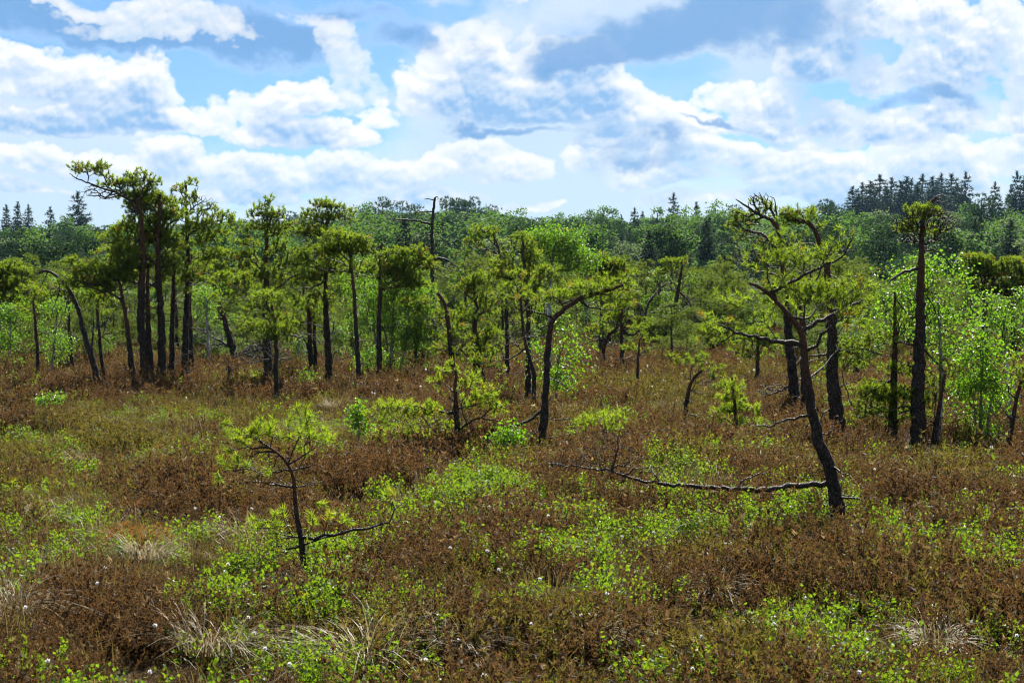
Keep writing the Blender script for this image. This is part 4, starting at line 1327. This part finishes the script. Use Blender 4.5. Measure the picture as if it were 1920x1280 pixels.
SK = 'trees on the skyline of the wood'
for x, y, v in [(12, 386, 0), (33, 380, 0), (53, 386, 1)]:
    plant('spruce', x, y, 330, 'blue green spruce in the close row of three at the far left skyline', 'three far left spruces', 1.0, v)
plant('spruce', 94, 390, 320, 'small far spruce between the three left spruces and the broad conifer', SK, 1.1, 1)
plant('spruce', 146, 362, 300, 'tall broad blue conifer on the skyline left of the grove', SK, 1.35, 2)
plant('broad', 120, 400, 280, 'rounded blue green tree under the broad conifer at left', SK)
plant('broad', 70, 425, 250, 'dull green tree below the small far spruce at left', SK)
plant('pale', 18, 447, 170, 'pale silvery willow at the left edge', SK, 1.0)
plant('broad', 85, 455, 160, 'bright green rounded tree right of the silvery willow', SK)
plant('pine', 128, 430, 220, 'dark pine in the wood just left of the grove', SK)
plant('broad', 180, 425, 230, 'blurred green crown behind the sweeping top of the grove', SK)
sky_rows = [
    ('broad', 440, 405, 260, 'green crown filling the gap right of the left grove'), ('broad', 560, 408, 260, 'green crown between the pagoda topped and slanting topped pines'),
    ('pine', 545, 398, 280, 'small skyline pine right of the pagoda topped pine'),
    ('broad', 680, 384, 250, 'high leafy crown right of the slanting topped pine'), ('pine', 712, 372, 265, 'tallest leafy dark crown left of the dead snag'),
    ('pine', 757, 380, 270, 'thin topped pine just left of the dead snag'), ('open', 785, 384, 280, 'sparse crown close beside the dead snag'),
    ('pine', 846, 371, 275, 'dark pine top first right of the dead snag'), ('pine', 866, 374, 275, 'second dark pine top right of the dead snag'), ('pine', 890, 371, 275, 'third dark rounded pine top right of the dead snag'),
    ('broad', 925, 386, 260, 'green crown sloping down right of the dark pine tops'), ('broad', 965, 394, 255, 'yellow green crown above the olive crowned pine'),
    ('pale', 870, 398, 235, 'pale crown below the dark pine tops'), ('pale', 820, 402, 235, 'pale green crown behind the dead snag'), ('broad', 745, 402, 240, 'mid green crown below the thin topped pine'),
    ('open', 1048, 390, 270, 'open crowned tree above the tall rounded birch'), ('broad', 1080, 398, 255, 'olive rounded crown right of the open crowned tree'), ('open', 1103, 384, 280, 'slender airy tree on the skyline near the centre'),
    ('open', 1128, 377, 270, 'tall airy tree with gaps in its crown on the centre skyline'), ('open', 1146, 380, 275, 'second airy tree leaning right on the centre skyline'),
    ('spruce', 1165, 404, 380, 'small far blue spruce in the dip of the skyline'), ('spruce', 1190, 392, 250, 'thin dark spruce with ragged tip right of the skyline dip'),
    ('spruce', 1205, 398, 400, 'needle thin far spruce beside the ragged spruce'), ('open', 1232, 378, 270, 'pale airy birch left of the big dark spruce'),
    ('spruce', 1263, 365, 260, 'big dark spruce with pointed tip right of centre'), ('broad', 1290, 392, 250, 'dark rounded crown touching the big dark spruce'), ('spruce', 1306, 381, 265, 'narrow dark conifer right of the big dark spruce'),
    ('pale', 1270, 430, 170, 'light silvery willow below the big dark spruce'), ('broad', 1345, 381, 260, 'leafy crown left of the dead tangled pine top'), ('pine', 1372, 386, 260, 'dark crown just left of the dead tangled pine top'),
    ('broad', 1320, 398, 240, 'green crown under the narrow dark conifer'), ('broad', 1470, 392, 250, 'green crown behind the tall old pine'), ('open', 1520, 376, 330, 'small far tree right of the tall old pine'),
    ('pine', 1550, 376, 230, 'dark leafy crown left of the far spruce wood'), ('pine', 1562, 380, 235, 'second dark crown left of the far spruce wood'), ('broad', 1600, 398, 220, 'green crown at the foot of the far spruce wood'),
    ('pale', 1650, 396, 210, 'pale crown in front of the far spruce wood'), ('broad', 1700, 400, 200, 'soft green crown left of the spiky tufted pine'), ('pale', 1785, 398, 200, 'pale crown right of the spiky tufted pine'),
    ('pine', 1845, 365, 190, 'large dark pine with visible trunk at right'), ('spruce', 1866, 344, 300, 'pointed blue spruce behind the large dark pine'), ('broad', 1815, 385, 260, 'round teal crown left of the large dark pine'),
    ('broad', 1900, 395, 190, 'green crown at the right edge under the edge spruces'), ('pale', 1890, 410, 175, 'pale leafy crown near the right edge'),
    ('spruce', 1907, 324, 330, 'tall spruce near the right edge of the skyline'), ('spruce', 1921, 333, 330, 'spruce cut by the right edge of the skyline'), ('spruce', 1896, 352, 330, 'shorter spruce left of the edge spruces'),
    ('spruce', 1180, 430, 180, 'dark spruce body standing in the wood below the ragged spruce'), ('spruce', 1215, 425, 175, 'dark conifer beside the silvery willow in the wood'), ('pine', 750, 425, 200, 'dark rounded crown behind the dead snag limb'),
    ('pine', 860, 425, 190, 'blue dark crown left of the thin leaning pine crown'), ('pine', 840, 440, 180, 'deep green crown just right of the dead snag trunk'), ('pine', 1000, 430, 190, 'dark crown behind the tall rounded birch'),
]
for k, x, y, D, lb in sky_rows:
    plant(k, x, y, D, lb, SK)
for x, y, v in [(1598, 352, 0), (1617, 345, 1), (1633, 342, 0), (1650, 330, 2), (1672, 336, 1), (1689, 342, 0), (1700, 333, 0), (1709, 338, 1), (1730, 330, 1), (1748, 334, 0), (1765, 329, 1), (1784, 329, 2), (1610, 365, 0), (1662, 352, 0), (1720, 348, 0), (1757, 345, 1), (1795, 345, 0)]:
    plant('spruce', x, y, 390 + 14 * v, 'dark blue spruce within the far row on the right skyline', 'far spruce wood on the right', 1.55, v)
plant('spruce', 1811, 325, 385, 'ragged open spruce ending the far row on the right skyline', SK, 1.2, 2)

ZONES = [(250, 'behind the left grove'), (560, 'behind the pagoda topped pine'), (830, 'behind the big glossy birch'), (1110, 'behind the bent central pine'), (1380, 'right of centre'), (1650, 'behind the leaning pine'), (9999, 'at the right side')]
for i in range(330):
    D = 47 + 64 * _bg.random() ** 1.6
    x = _bg.uniform(-60, 1980)
    kind, nm, lo, hi = (('scrubpine', 'pine', 1.5, 3.1), ('scrubbirch', 'birch', 1.1, 2.6))[int(i % 5 > 2)]
    h = lo + (hi - lo) * _bg.random()
    ztop = float(terrain((x - 960) / FPX * D, D)) + h * (1.0 if D < 70 else 1.15)
    zone = next(z for lim, z in ZONES if x < lim)
    how = ('low ' if h < 0.5 * (lo + hi) else 'taller ') + ('near ' if D < 70 else 'hazy far ')
    lb = f'{how}bog {nm} in the scrub belt {zone}'
    plant(kind, x, to_px(0.0, D, ztop)[1], D, lb, lb.replace('bog ' + nm, f'bog {nm}s').replace('birchs', 'birches'), 1.15)


for i in range(104):
    D = 34 + 15 * _bg.random()
    x = _bg.uniform(-40, 1960) if i < 56 else _bg.uniform(-40, 1000)
    D = D + (4 if i >= 56 else 0)
    kind, nm, h = (('scrubpine', 'pine', _bg.uniform(0.7, 1.7)), ('scrubbirch', 'birch', _bg.uniform(0.6, 1.5)))[int(i % 5 > 2)]
    ztop = float(terrain((x - 960) / FPX * D, D)) + h
    zone = next(z for lim, z in ZONES if x < lim)
    lb = f'{"knee" if h < 1.0 else "chest"} high {nm} bush among the trunks {zone}'
    plant(kind, x, to_px(0.0, D, ztop)[1], D, lb, lb.replace('bush', 'bushes'), 1.35)


# ------------------------------------------------------------------ scattering for what nobody could count
def scatter(name, protos, P, rot, scl, label, cat_kind='stuff'):
    """one object: instances of small plants on given points"""
    col = bpy.data.collections.new(name + '_models')
    for i, me in enumerate(protos):
        o = bpy.data.objects.new(f'{name}_model_{i}', me)
        col.objects.link(o)
    me = bpy.data.meshes.new(name)
    n = len(P)
    me.vertices.add(n)
    me.vertices.foreach_set('co', np.asarray(P, np.float32).ravel())
    a = me.attributes.new('rot', 'FLOAT_VECTOR', 'POINT')
    a.data.foreach_set('vector', np.asarray(rot, np.float32).ravel())
    a = me.attributes.new('scl', 'FLOAT_VECTOR', 'POINT')
    a.data.foreach_set('vector', np.asarray(scl, np.float32).ravel())
    a = me.attributes.new('idx', 'INT', 'POINT')
    a.data.foreach_set('value', (np.arange(n) * 7 % len(protos)).astype(np.int32))
    ob = bpy.data.objects.new(name, me)
    link(ob)
    tag(ob, label, kind=cat_kind)
    ng = bpy.data.node_groups.new(name, 'GeometryNodeTree')
    ng.interface.new_socket('Geometry', in_out='INPUT', socket_type='NodeSocketGeometry')
    ng.interface.new_socket('Geometry', in_out='OUTPUT', socket_type='NodeSocketGeometry')
    nd = ng.nodes
    gi, go = nd.new('NodeGroupInput'), nd.new('NodeGroupOutput')
    ci = nd.new('GeometryNodeCollectionInfo')
    ci.inputs['Collection'].default_value = col
    ci.inputs['Separate Children'].default_value = True
    ci.inputs['Reset Children'].default_value = True
    ip = nd.new('GeometryNodeInstanceOnPoints')
    ip.inputs['Pick Instance'].default_value = True

    def attr(nm, dt):
        q = nd.new('GeometryNodeInputNamedAttribute')
        q.data_type = dt
        q.inputs['Name'].default_value = nm
        return next(s for s in q.outputs if s.enabled and s.name == 'Attribute')
    L = ng.links
    L.new(gi.outputs[0], ip.inputs['Points'])
    L.new(ci.outputs[0], ip.inputs['Instance'])
    L.new(attr('idx', 'INT'), ip.inputs['Instance Index'])
    L.new(attr('rot', 'FLOAT_VECTOR'), ip.inputs['Rotation'])
    L.new(attr('scl', 'FLOAT_VECTOR'), ip.inputs['Scale'])
    L.new(ip.outputs[0], go.inputs[0])
    md = ob.modifiers.new('scatter', 'NODES')
    md.node_group = ng
    return ob


def wood_mass():
    g = rng(900)
    meshes = []
    for kind, n in (('broad', 2), ('pale', 1), ('pine', 3), ('open', 1), ('broad', 3)):
        for i in range(n):
            meshes.append(PROTO[kind][i][1][1][1])
    meshes += [PROTO['spruce'][0][1][1][1]]
    n = 760
    D = 112 + 260 * g.random(n) ** 0.75
    X = (((np.arange(n) * 0.6180339) % 1.0) * 2 - 1) * (D * 0.36 + 8)
    z = terrain(X, D)
    # crowns stay below the traced skyline
    xp = 960 + X / D * FPX
    lim = np.interp(xp, [-200, 100, 300, 450, 560, 700, 900, 1000, 1100, 1200, 1300, 1500, 1620, 2100], [430, 425, 420, 415, 412, 398, 398, 408, 408, 412, 402, 402, 404, 404])
    lim = lim + 2 + 26 * g.random(n) ** 2
    ztop = np.array([at(960, l, d)[2] for l, d in zip(lim, D)])
    s = np.clip((ztop - z) / 9.0, 0.25, 1.5)
    idx = np.arange(n) * 7 % len(meshes)
    s = np.where(idx == len(meshes) - 1, s * 0.55, s)
    rot = np.stack([np.zeros(n), np.zeros(n), g.random(n) * 6.28], 1)
    w_ = g.uniform(1.15, 1.6, n)
    scl = np.stack([s * w_, s * w_, s], 1)
    scatter('distant_wood', meshes, np.stack([X, D, z], 1), rot, scl, 'blue green mixed wood massed on the slope behind the bog')


wood_mass()


# ------------------------------------------------------------------ ground plants
def heather_clump(seed, mat, n=46, h=0.14, rad=0.15, nl=0.020, nw=0.0065):
    g = rng(seed)
    P0 = np.stack([g.normal(0, rad * 0.5, n), g.normal(0, rad * 0.5, n), np.full(n, -0.02)], 1)
    d = unit(np.stack([P0[:, 0] * 3 + g.normal(0, 0.28, n), P0[:, 1] * 3 + g.normal(0, 0.28, n), np.ones(n)], 1))
    H = h * g.uniform(0.55, 1.2, n)
    bend = g.normal(0, 0.03, (n, 3))
    t = np.linspace(0.25, 1, 8)
    pts = P0[:, None] + d[:, None] * (H[:, None] * t)[..., None] + bend[:, None] * (t ** 2)[None, :, None]
    ax = np.repeat(d, 8, 0)
    V, F, tt = needles(pts.reshape(-1, 3), ax, g, 4, nl, nw, 0.012)
    # woody stems
    side = unit(np.cross(d, g.normal(size=(n, 3)))) * 0.0017
    SV = np.stack([P0 - side, P0 + side, pts[:, -1]], 1).reshape(-1, 3)
    SF = np.arange(n * 3).reshape(-1, 3) + len(V)
    sh = np.repeat(g.random(n), 8 * 4 * 3)
    tt = np.clip(0.75 * sh + 0.25 * tt, 0, 1)
    return mk_mesh('heather_clump', np.concatenate([V, SV]), np.concatenate([F, SF]), mat, False, np.concatenate([tt, np.full(n * 3, 0.3)]))


def bilberry_bush(seed, mat, n=20, h=0.15, rad=0.13, size=0.0175):
    g = rng(seed)
    P0 = np.stack([g.normal(0, rad * 0.6, n), g.normal(0, rad * 0.6, n), np.zeros(n)], 1)
    d = unit(np.stack([P0[:, 0] * 2.5 + g.normal(0, 0.22, n), P0[:, 1] * 2.5 + g.normal(0, 0.22, n), np.ones(n)], 1))
    H = h * g.uniform(0.6, 1.25, n)
    t = np.linspace(0.45, 1, 5)
    pts = (P0[:, None] + d[:, None] * (H[:, None] * t)[..., None]).reshape(-1, 3)
    V, F, tt = leaves(pts, g, 4, 0.015, size, -0.35)
    side = unit(np.cross(d, g.normal(size=(n, 3)))) * 0.0016
    SV = np.stack([P0 - side, P0 + side, P0 + d * H[:, None]], 1).reshape(-1, 3)
    SF = np.arange(n * 3).reshape(-1, 3) + len(V)
    return mk_mesh('bilberry_bush', np.concatenate([V, SV]), np.concatenate([F, SF]), mat, False, np.concatenate([tt, np.full(n * 3, 0.2)]))


def blades(g, n, rad, L, w, lean, seg=4):
    """arching grass blades as tapered ribbons"""
    an = g.random(n) * 6.28
    r0 = rad * np.sqrt(g.random(n))
    P0 = np.stack([np.cos(an) * r0, np.sin(an) * r0, np.full(n, -0.02)], 1)
    az = an + g.normal(0, 0.7, n)
    hd = np.stack([np.cos(az), np.sin(az), np.zeros(n)], 1)
    ln = L * g.uniform(0.5, 1.2, n)
    le = lean * g.uniform(0.3, 1.3, n)
    t = np.linspace(0, 1, seg + 1)
    z = ln[:, None] * (t[None] - 0.75 * np.clip(le, 0, 1.2)[:, None] * t[None] ** 2)
    out = ln[:, None] * le[:, None] * 0.9 * t[None] ** 1.6
    C = P0[:, None] + hd[:, None] * out[..., None]
    C[..., 2] += z
    sd_ = np.stack([-np.sin(az), np.cos(az), np.zeros(n)], 1)[:, None] * (w * (1 - 0.85 * t))[None, :, None] * 0.5
    V = np.stack([C - sd_, C + sd_], 2).reshape(-1, 3)
    k = (seg + 1) * 2
    i, j = np.meshgrid(np.arange(n), np.arange(seg), indexing='ij')
    a = (i * k + j * 2).ravel()
    F = np.stack([a, a + 1, a + 3, a + 2], 1)
    return V, F, np.repeat(g.random(n), k)


def moss_cushion(seed):
    g = rng(seed)
    P = unit(g.normal(size=(160, 3))) * (g.random((160, 1)) ** 0.5) * np.array([0.2, 0.2, 0.05])
    P[:, 2] = np.abs(P[:, 2])
    V, F, t = needles(P, np.tile([[0, 0, 1.0]], (160, 1)) + g.normal(size=(160, 3)) * 0.3, g, 6, 0.022, 0.008, 0.01)
    return mk_mesh('moss_cushion', V, F, M['moss'], False, t)


def bog_points(g, bands):
    out = []
    for d0, d1, dens, sc in bands:
        area = 0.33 * (d1 * d1 - d0 * d0) + 3.0 * (d1 - d0)
        n = int(area * dens * 1.25)
        D = np.sqrt(g.random(n) * (d1 * d1 - d0 * d0) + d0 * d0)
        X = g.uniform(-1, 1, n) * (0.33 * D + 1.5)
        out.append(np.stack([X, D, np.full(n, sc)], 1))
    return np.concatenate(out)


def inside_px(P, ells, soft=0.35, g=None):
    xp, yp = to_px(P[:, 0], P[:, 1], terrain(P[:, 0], P[:, 1]) + 0.12)
    f = np.full(len(P), -9.0)
    for x, y, rx, ry in ells:
        f = np.maximum(f, 1 - ((xp - x) / rx) ** 2 - ((yp - y) / ry) ** 2)
    f = f + (vnoise(P[:, 0] * 1.7 + 11, P[:, 1] * 1.4) - 0.5) * 1.7 + (vnoise(P[:, 0] * 4.2, P[:, 1] * 3.2 + 5) - 0.5) * 1.7
    return f


def place(P, g, s0, s1, tilt=0.12, zoff=0.0):
    n = len(P)
    z = terrain(P[:, 0], P[:, 1]) + zoff
    rot = np.stack([g.normal(0, tilt, n), g.normal(0, tilt, n), g.random(n) * 6.28], 1)
    s = P[:, 2] * g.uniform(s0, s1, n)
    hs = s * g.uniform(0.8, 1.2, n)
    for fx, fy, fr in FEET:                     # plants stay low right at a stem
        if fy < 26:
            near = (np.abs(P[:, 0] - fx) < fr + 0.14) & (P[:, 1] > fy - 1.5) & (P[:, 1] < fy + 0.1)
            hs = np.where(near, hs * (0.25 if fy < 13 else 0.4), hs)
    return np.stack([P[:, 0], P[:, 1], z], 1), rot, np.stack([s, s, hs], 1)


GREEN_PATCH = [(1100, 950, 190, 70), (1000, 985, 170, 60), (1330, 975, 230, 55), (1480, 960, 150, 50), (1700, 975, 170, 60), (880, 930, 130, 50), (800, 985, 130, 50), (690, 1000, 90, 50), (110, 1240, 170, 60),
               (680, 1115, 170, 45), (360, 1110, 110, 40), (1600, 1255, 220, 40), (1850, 1060, 90, 100), (470, 1045, 90, 22), (760, 815, 70, 30), (1660, 850, 110, 14), (0, 1005, 30, 40), (660, 1230, 120, 40), (1190, 1250, 60, 20),
               (1290, 845, 120, 20), (1640, 1130, 90, 30), (1060, 1120, 60, 20), (940, 850, 70, 24), (60, 815, 70, 14), (1800, 960, 120, 40)]
GRASSY = [(250, 830, 330, 70), (150, 920, 250, 60), (430, 790, 260, 40), (1150, 745, 200, 50), (330, 1010, 240, 40), (620, 1170, 250, 60), (1000, 860, 70, 30)]


def ground_cover():
    g = rng(4242)
    bands = [(5.2, 13, 46, 1.0), (13, 25, 30, 1.15), (25, 50, 12, 1.6), (50, 112, 4.5, 2.4)]
    P = bog_points(g, bands)
    gr = inside_px(P, GREEN_PATCH)
    gs = inside_px(P, GRASSY)
    tone = vnoise(P[:, 0] * 0.8 + 3, P[:, 1] * 0.55 + 8) + 0.25 * vnoise(P[:, 0] * 3.1, P[:, 1] * 2.3)
    rnd = g.random(len(P))
    keep = rnd > 0.45 * np.clip(gr, 0, 1)
    olive = (tone + 0.25 * np.clip(gs, -0.6, 1) + g.uniform(-0.3, 0.3, len(P)) > 0.66)
    hollow = np.clip(0.15 + vnoise(P[:, 0] * 2.0 + 50, P[:, 1] * 1.5 + 20) * 1.5, 0.4, 1.6)
    P[:, 2] *= hollow
    brown = keep & ~olive & (rnd > 0.25 * np.clip(gs, 0, 1))
    scatter('heather', [heather_clump(300 + i, M['heather']) for i in range(6)], *place(P[brown], g, 0.6, 1.5), 'reddish brown heather covering the bog')
    green = keep & olive
    scatter('green_heather', [heather_clump(320 + i, M['heather_green'], 42, 0.125) for i in range(5)], *place(P[green], g, 0.6, 1.4), 'olive green heather shoots mixed over the bog')
    B = bog_points(g, [(5.2, 13, 60, 1.0), (13, 25, 34, 1.1), (25, 60, 7, 1.5)])
    f = inside_px(B, GREEN_PATCH)
    B = B[((f > 0.55) & (g.random(len(B)) < 0.10 + 0.42 * np.clip(f, 0, 1))) | (g.random(len(B)) < 0.06)]
    scatter('bilberry_carpet', [bilberry_bush(340 + i, M['bilberry']) for i in range(6)], *place(B, g, 0.5, 1.3), 'bright green bilberry shrubs in patches over the bog')
    G = bog_points(g, [(5.2, 13, 18, 1.0), (13, 25, 18, 1.1), (25, 60, 6, 1.4)])
    f = inside_px(G, GRASSY)
    G = G[(f > 0.1) | (g.random(len(G)) < 0.38)]
    gm = []
    for i in range(5):
        q = rng(360 + i)
        V, F, t = blades(q, 34, 0.10, 0.26, 0.0042, 0.55)
        gm.append(mk_mesh('grass_tuft', V, F, M['grass'], False, t))
    scatter('bog_grass', gm, *place(G, g, 0.7, 1.2), 'thin straw and olive bog grass between the heather')
    S = bog_points(g, [(5.2, 14, 2.2, 1.0), (14, 30, 1.6, 1.1)])
    sm = []
    for i in range(4):
        q = rng(370 + i)
        V, F, t = blades(q, 9, 0.12, 0.30, 0.0045, 1.0)
        sm.append(mk_mesh('dry_blades', V, F, M['straw'], False, t))
    scatter('dry_grass', sm, *place(S, g, 0.7, 1.2), 'single dry pale grass blades lying over the heather')
    Q = bog_points(g, [(8, 22, 30, 1.0)])
    f = inside_px(Q, [(265, 990, 60, 14), (315, 985, 34, 10), (600, 942, 40, 10), (30, 1030, 26, 8), (240, 935, 50, 8)])
    Q = Q[f > 0.2]
    scatter('bog_moss', [moss_cushion(380 + i) for i in range(3)], *place(Q, g, 0.8, 1.2, zoff=0.07), 'orange bog moss showing in low patches at left')


ground_cover()


# ------------------------------------------------------------------ pale straw tussocks, each a thing
TUSS = [((460, 1003), 1.0, 'pale flattened straw tussock left of the crooked foreground pine'), ((275, 1032), .9, 'straw tussock with dark gap under it below the orange moss'), ((85, 968), .8, 'straw tussock arching over a dark hollow near the left edge'),
        ((395, 1205), 1.0, 'pale straw tussock low in the left foreground'), ((690, 1225), 1.3, 'large tangled straw tussock at the bottom left of centre'), ((865, 1200), .8, 'wispy straw tussock at the bottom centre'),
        ((25, 1135), .9, 'straw tussock at the left edge above the green patch'), ((245, 965), .7, 'tall wispy straw tussock beside the orange moss'), ((155, 862), .8, 'small bright straw tussock in the left grass'),
        ((250, 770), .9, 'light straw tussock in front of the left grove'), ((620, 775), .7, 'straw tussock behind the crooked foreground pine'), ((1105, 1185), .8, 'drooping straw tussock over a dark hollow right of bottom centre'),
        ((1340, 1100), .7, 'bleached straw tussock in the brown heather right of centre'), ((1860, 1130), .8, 'grey straw tussock near the right edge'), ((1760, 1195), .8, 'sparse straw tussock at the lower right'),
        ((960, 862), .8, 'yellowish straw tussock left of the bent central pine foot'), ((305, 845), .7, 'yellow green straw tussock in the middle of the left grass')]
for i, ((x, y), s, lb) in enumerate(TUSS):
    g = rng(500 + i)
    D = dist_at(x, y, 0.1)
    p = at(x, y, D)
    V, F, t = blades(g, 150, 0.12 * s, 0.30 * s, 0.0050, 1.05, 5)
    V[:, 0] *= 1.3
    o = bpy.data.objects.new('grass_tussock', mk_mesh('grass_tussock', V, F, M['straw'], False, t))
    link(o)
    o.location = (p[0], D, float(terrain(p[0], D)) + 0.07)
    o.rotation_euler = (g.normal(0, .08), g.normal(0, .08), g.random() * 6.28)
    tag(o, lb, 'grass tussock', 'straw tussocks')


# ------------------------------------------------------------------ cottongrass
def cotton_head(seed, r=0.0105):
    """ragged tuft of white silk: a lumpy core with wisps"""
    g = rng(seed)
    d = unit(g.normal(size=(26, 3)))
    return needles(d * r * 0.15, d + np.array([0, 0, -0.3]), g, 2, r * 1.25, r * 0.75, r * 0.2)


def cotton_stem(seed, h):
    g = rng(seed)
    q = np.stack([np.linspace(0, 1, 7) ** 2 * g.normal(0, 0.05), np.linspace(0, 1, 7) ** 2 * g.normal(0, 0.03), np.linspace(-0.03, h, 7)], 1)
    return q, tube(q, np.linspace(0.0016, 0.0009, 7), 4)


HEADS, STEMS = [], []
for i in range(5):
    q, (V, F) = cotton_stem(600 + i, 0.27)
    STEMS.append((q[-1], mk_mesh('stem', V, F, M['stem'], True, np.full(len(V), 0.5))))
    V, F, t = cotton_head(620 + i)
    HEADS.append(mk_mesh('seed_head', V + q[-1], F, M['cotton'], False, t))
COTTON = {
    'white cottongrass head in the left half of the foreground heather': '602,1235 498,1212 471,1186 450,1157 311,1174 182,1092 205,1061 422,1056 410,1070 370,954 414,968 481,952 275,1257 535,1241 75,1245 54,1137 544,1032',
    'white cottongrass head in the green patch left of the leaning pine': '1322,1037 1272,1012 1347,1021 1374,1017 1175,1006 1225,997 1034,965 1292,957 1427,930 920,950 917,1031 948,1066 812,1004 847,1027 760,979 803,968',
    'white cottongrass head in the brown heather at lower right': '1027,1085 1120,1108 1300,1255 1307,1195 1458,1168 1628,1262 1665,1070 1905,1192 1611,1198 1755,1090 1002,1172 1100,1148 1746,1135',
    'white cottongrass head at right beyond the leaning pine': '1801,915 1904,892 1640,880 1850,880 1700,905',
}
n = 0


def cotton(x, y, s, label, group):
    global n
    D = dist_at(x, y, 0.2)
    p = at(x, y, D)
    k = n % 5
    n += 1
    zg = float(terrain(p[0], D))
    sc_ = s
    o = empty('cottongrass', (p[0], D, zg), label, 'cottongrass', group)
    o.rotation_euler = (0, 0, n * 2.4)
    o.scale = (sc_, sc_, max(0.6, (p[2] - zg) / 0.27))
    hd = part('seed_head', HEADS[k], o)
    part('stem', STEMS[k][1], o)


for lb, pts in COTTON.items():
    for x, y in XY(pts):
        cotton(x, y, 0.8, lb, lb.replace('head', 'heads'))
cotton(781, 1232, 1.4, 'largest fluffy white cottongrass head at the bottom centre beside the tangled tussock', 'prominent cottongrass')
cotton(905, 1267, 1.1, 'white cottongrass head on the bottom edge of the picture', 'prominent cottongrass')
cotton(603, 1073, 1.2, 'bright white cottongrass head just right of the crooked foreground pine foot', 'prominent cottongrass')
cotton(844, 940, 1.3, 'tall white cottongrass head above the green patch in the centre', 'prominent cottongrass')


def cotton_field():
    g = rng(888)
    P = bog_points(g, [(13, 24, 4.0, 0.9), (24, 48, 3.4, 1.15), (48, 80, 1.2, 1.5)])
    f = inside_px(P, [(1150, 720, 260, 70), (430, 755, 300, 40), (1400, 720, 200, 60), (250, 860, 280, 60), (1800, 860, 130, 24), (720, 750, 200, 30)])
    P = P[(f > 0.2 + 1.2 * g.random(len(P))) & (g.random(len(P)) < 0.25)]
    ms = []
    for k in range(5):
        me = bpy.data.meshes.new('cotton')
        import bmesh
        bm = bmesh.new()
        bm.from_mesh(HEADS[k])
        bm.to_mesh(me)
        bm.free()
        me.materials.append(M['cotton'])
        ms.append(me)
    scatter('cottongrass_field', ms, *place(P, g, 0.8, 1.3), 'countless white cottongrass specks farther out on the bog')


cotton_field()

# ------------------------------------------------------------------ three tiny birds far off in the sky
for x, y, lb in ((1285, 253, 'tiny dark bird in flight before the blue grey cloud right of centre'), (1404, 249, 'left of two tiny dark birds side by side in the sky'), (1425, 250, 'right of two tiny dark birds side by side in the sky')):
    p = at(x, y, 130)
    o = empty('bird', tuple(p), lb, 'bird', 'birds in the sky')
    o.rotation_euler = (0, 0, 0.6)
    o.scale = (0.42, 0.42, 0.42)
    V, F = tube(np.array([[-.1, 0, 0], [-.07, 0, .01], [0, 0, .012], [.06, 0, .012], [.1, 0, .014], [.125, 0, .01]]), [.004, .016, .028, .024, .018, .003], 8)
    part('body', mk_mesh('body', V, F, M['bark'], True), o)
    for s in (-1, 1):
        V = np.array([[.05, 0, .02], [-.03, 0, .02], [-.01, s * .12, .06], [.05, s * .12, .065], [-.06, s * .27, .03], [.05, 0, .014], [-.03, 0, .014], [-.01, s * .12, .054], [.05, s * .12, .059]])
        F = [np.array([[0, 1, 2, 3], [5, 8, 7, 6]]), np.array([[3, 2, 4], [8, 4, 7], [0, 3, 8], [0, 8, 5]])]
        part('wing', mk_mesh('wing', V, F, M['bark']), o)

# ------------------------------------------------------------------ hazy air
def build_haze():
    x0, x1, y0, y1, z0, z1 = -420, 420, -30, 900, -3, 62
    V = np.array([(x, y, z) for z in (z0, z1) for y in (y0, y1) for x in (x0, x1)], float)
    F = np.array([[0, 2, 3, 1], [4, 5, 7, 6], [0, 1, 5, 4], [2, 6, 7, 3], [0, 4, 6, 2], [1, 3, 7, 5]])
    m, b = new_mat('haze_air')
    pv = b.n('ShaderNodeVolumePrincipled')
    pv.inputs['Color'].default_value = (0.42, 0.72, 1.0, 1)
    pv.inputs['Density'].default_value = HAZE
    pv.inputs['Anisotropy'].default_value = 0.2
    o = b.n('ShaderNodeOutputMaterial')
    b.lk(pv.outputs[0], o.inputs['Volume'])
    ob = bpy.data.objects.new('haze', mk_mesh('haze', V, F, m))
    link(ob)
    tag(ob, 'thin bluish summer haze over the bog', kind='stuff')


HAZE = 0.00006
if HAZE > 0:
    build_haze()
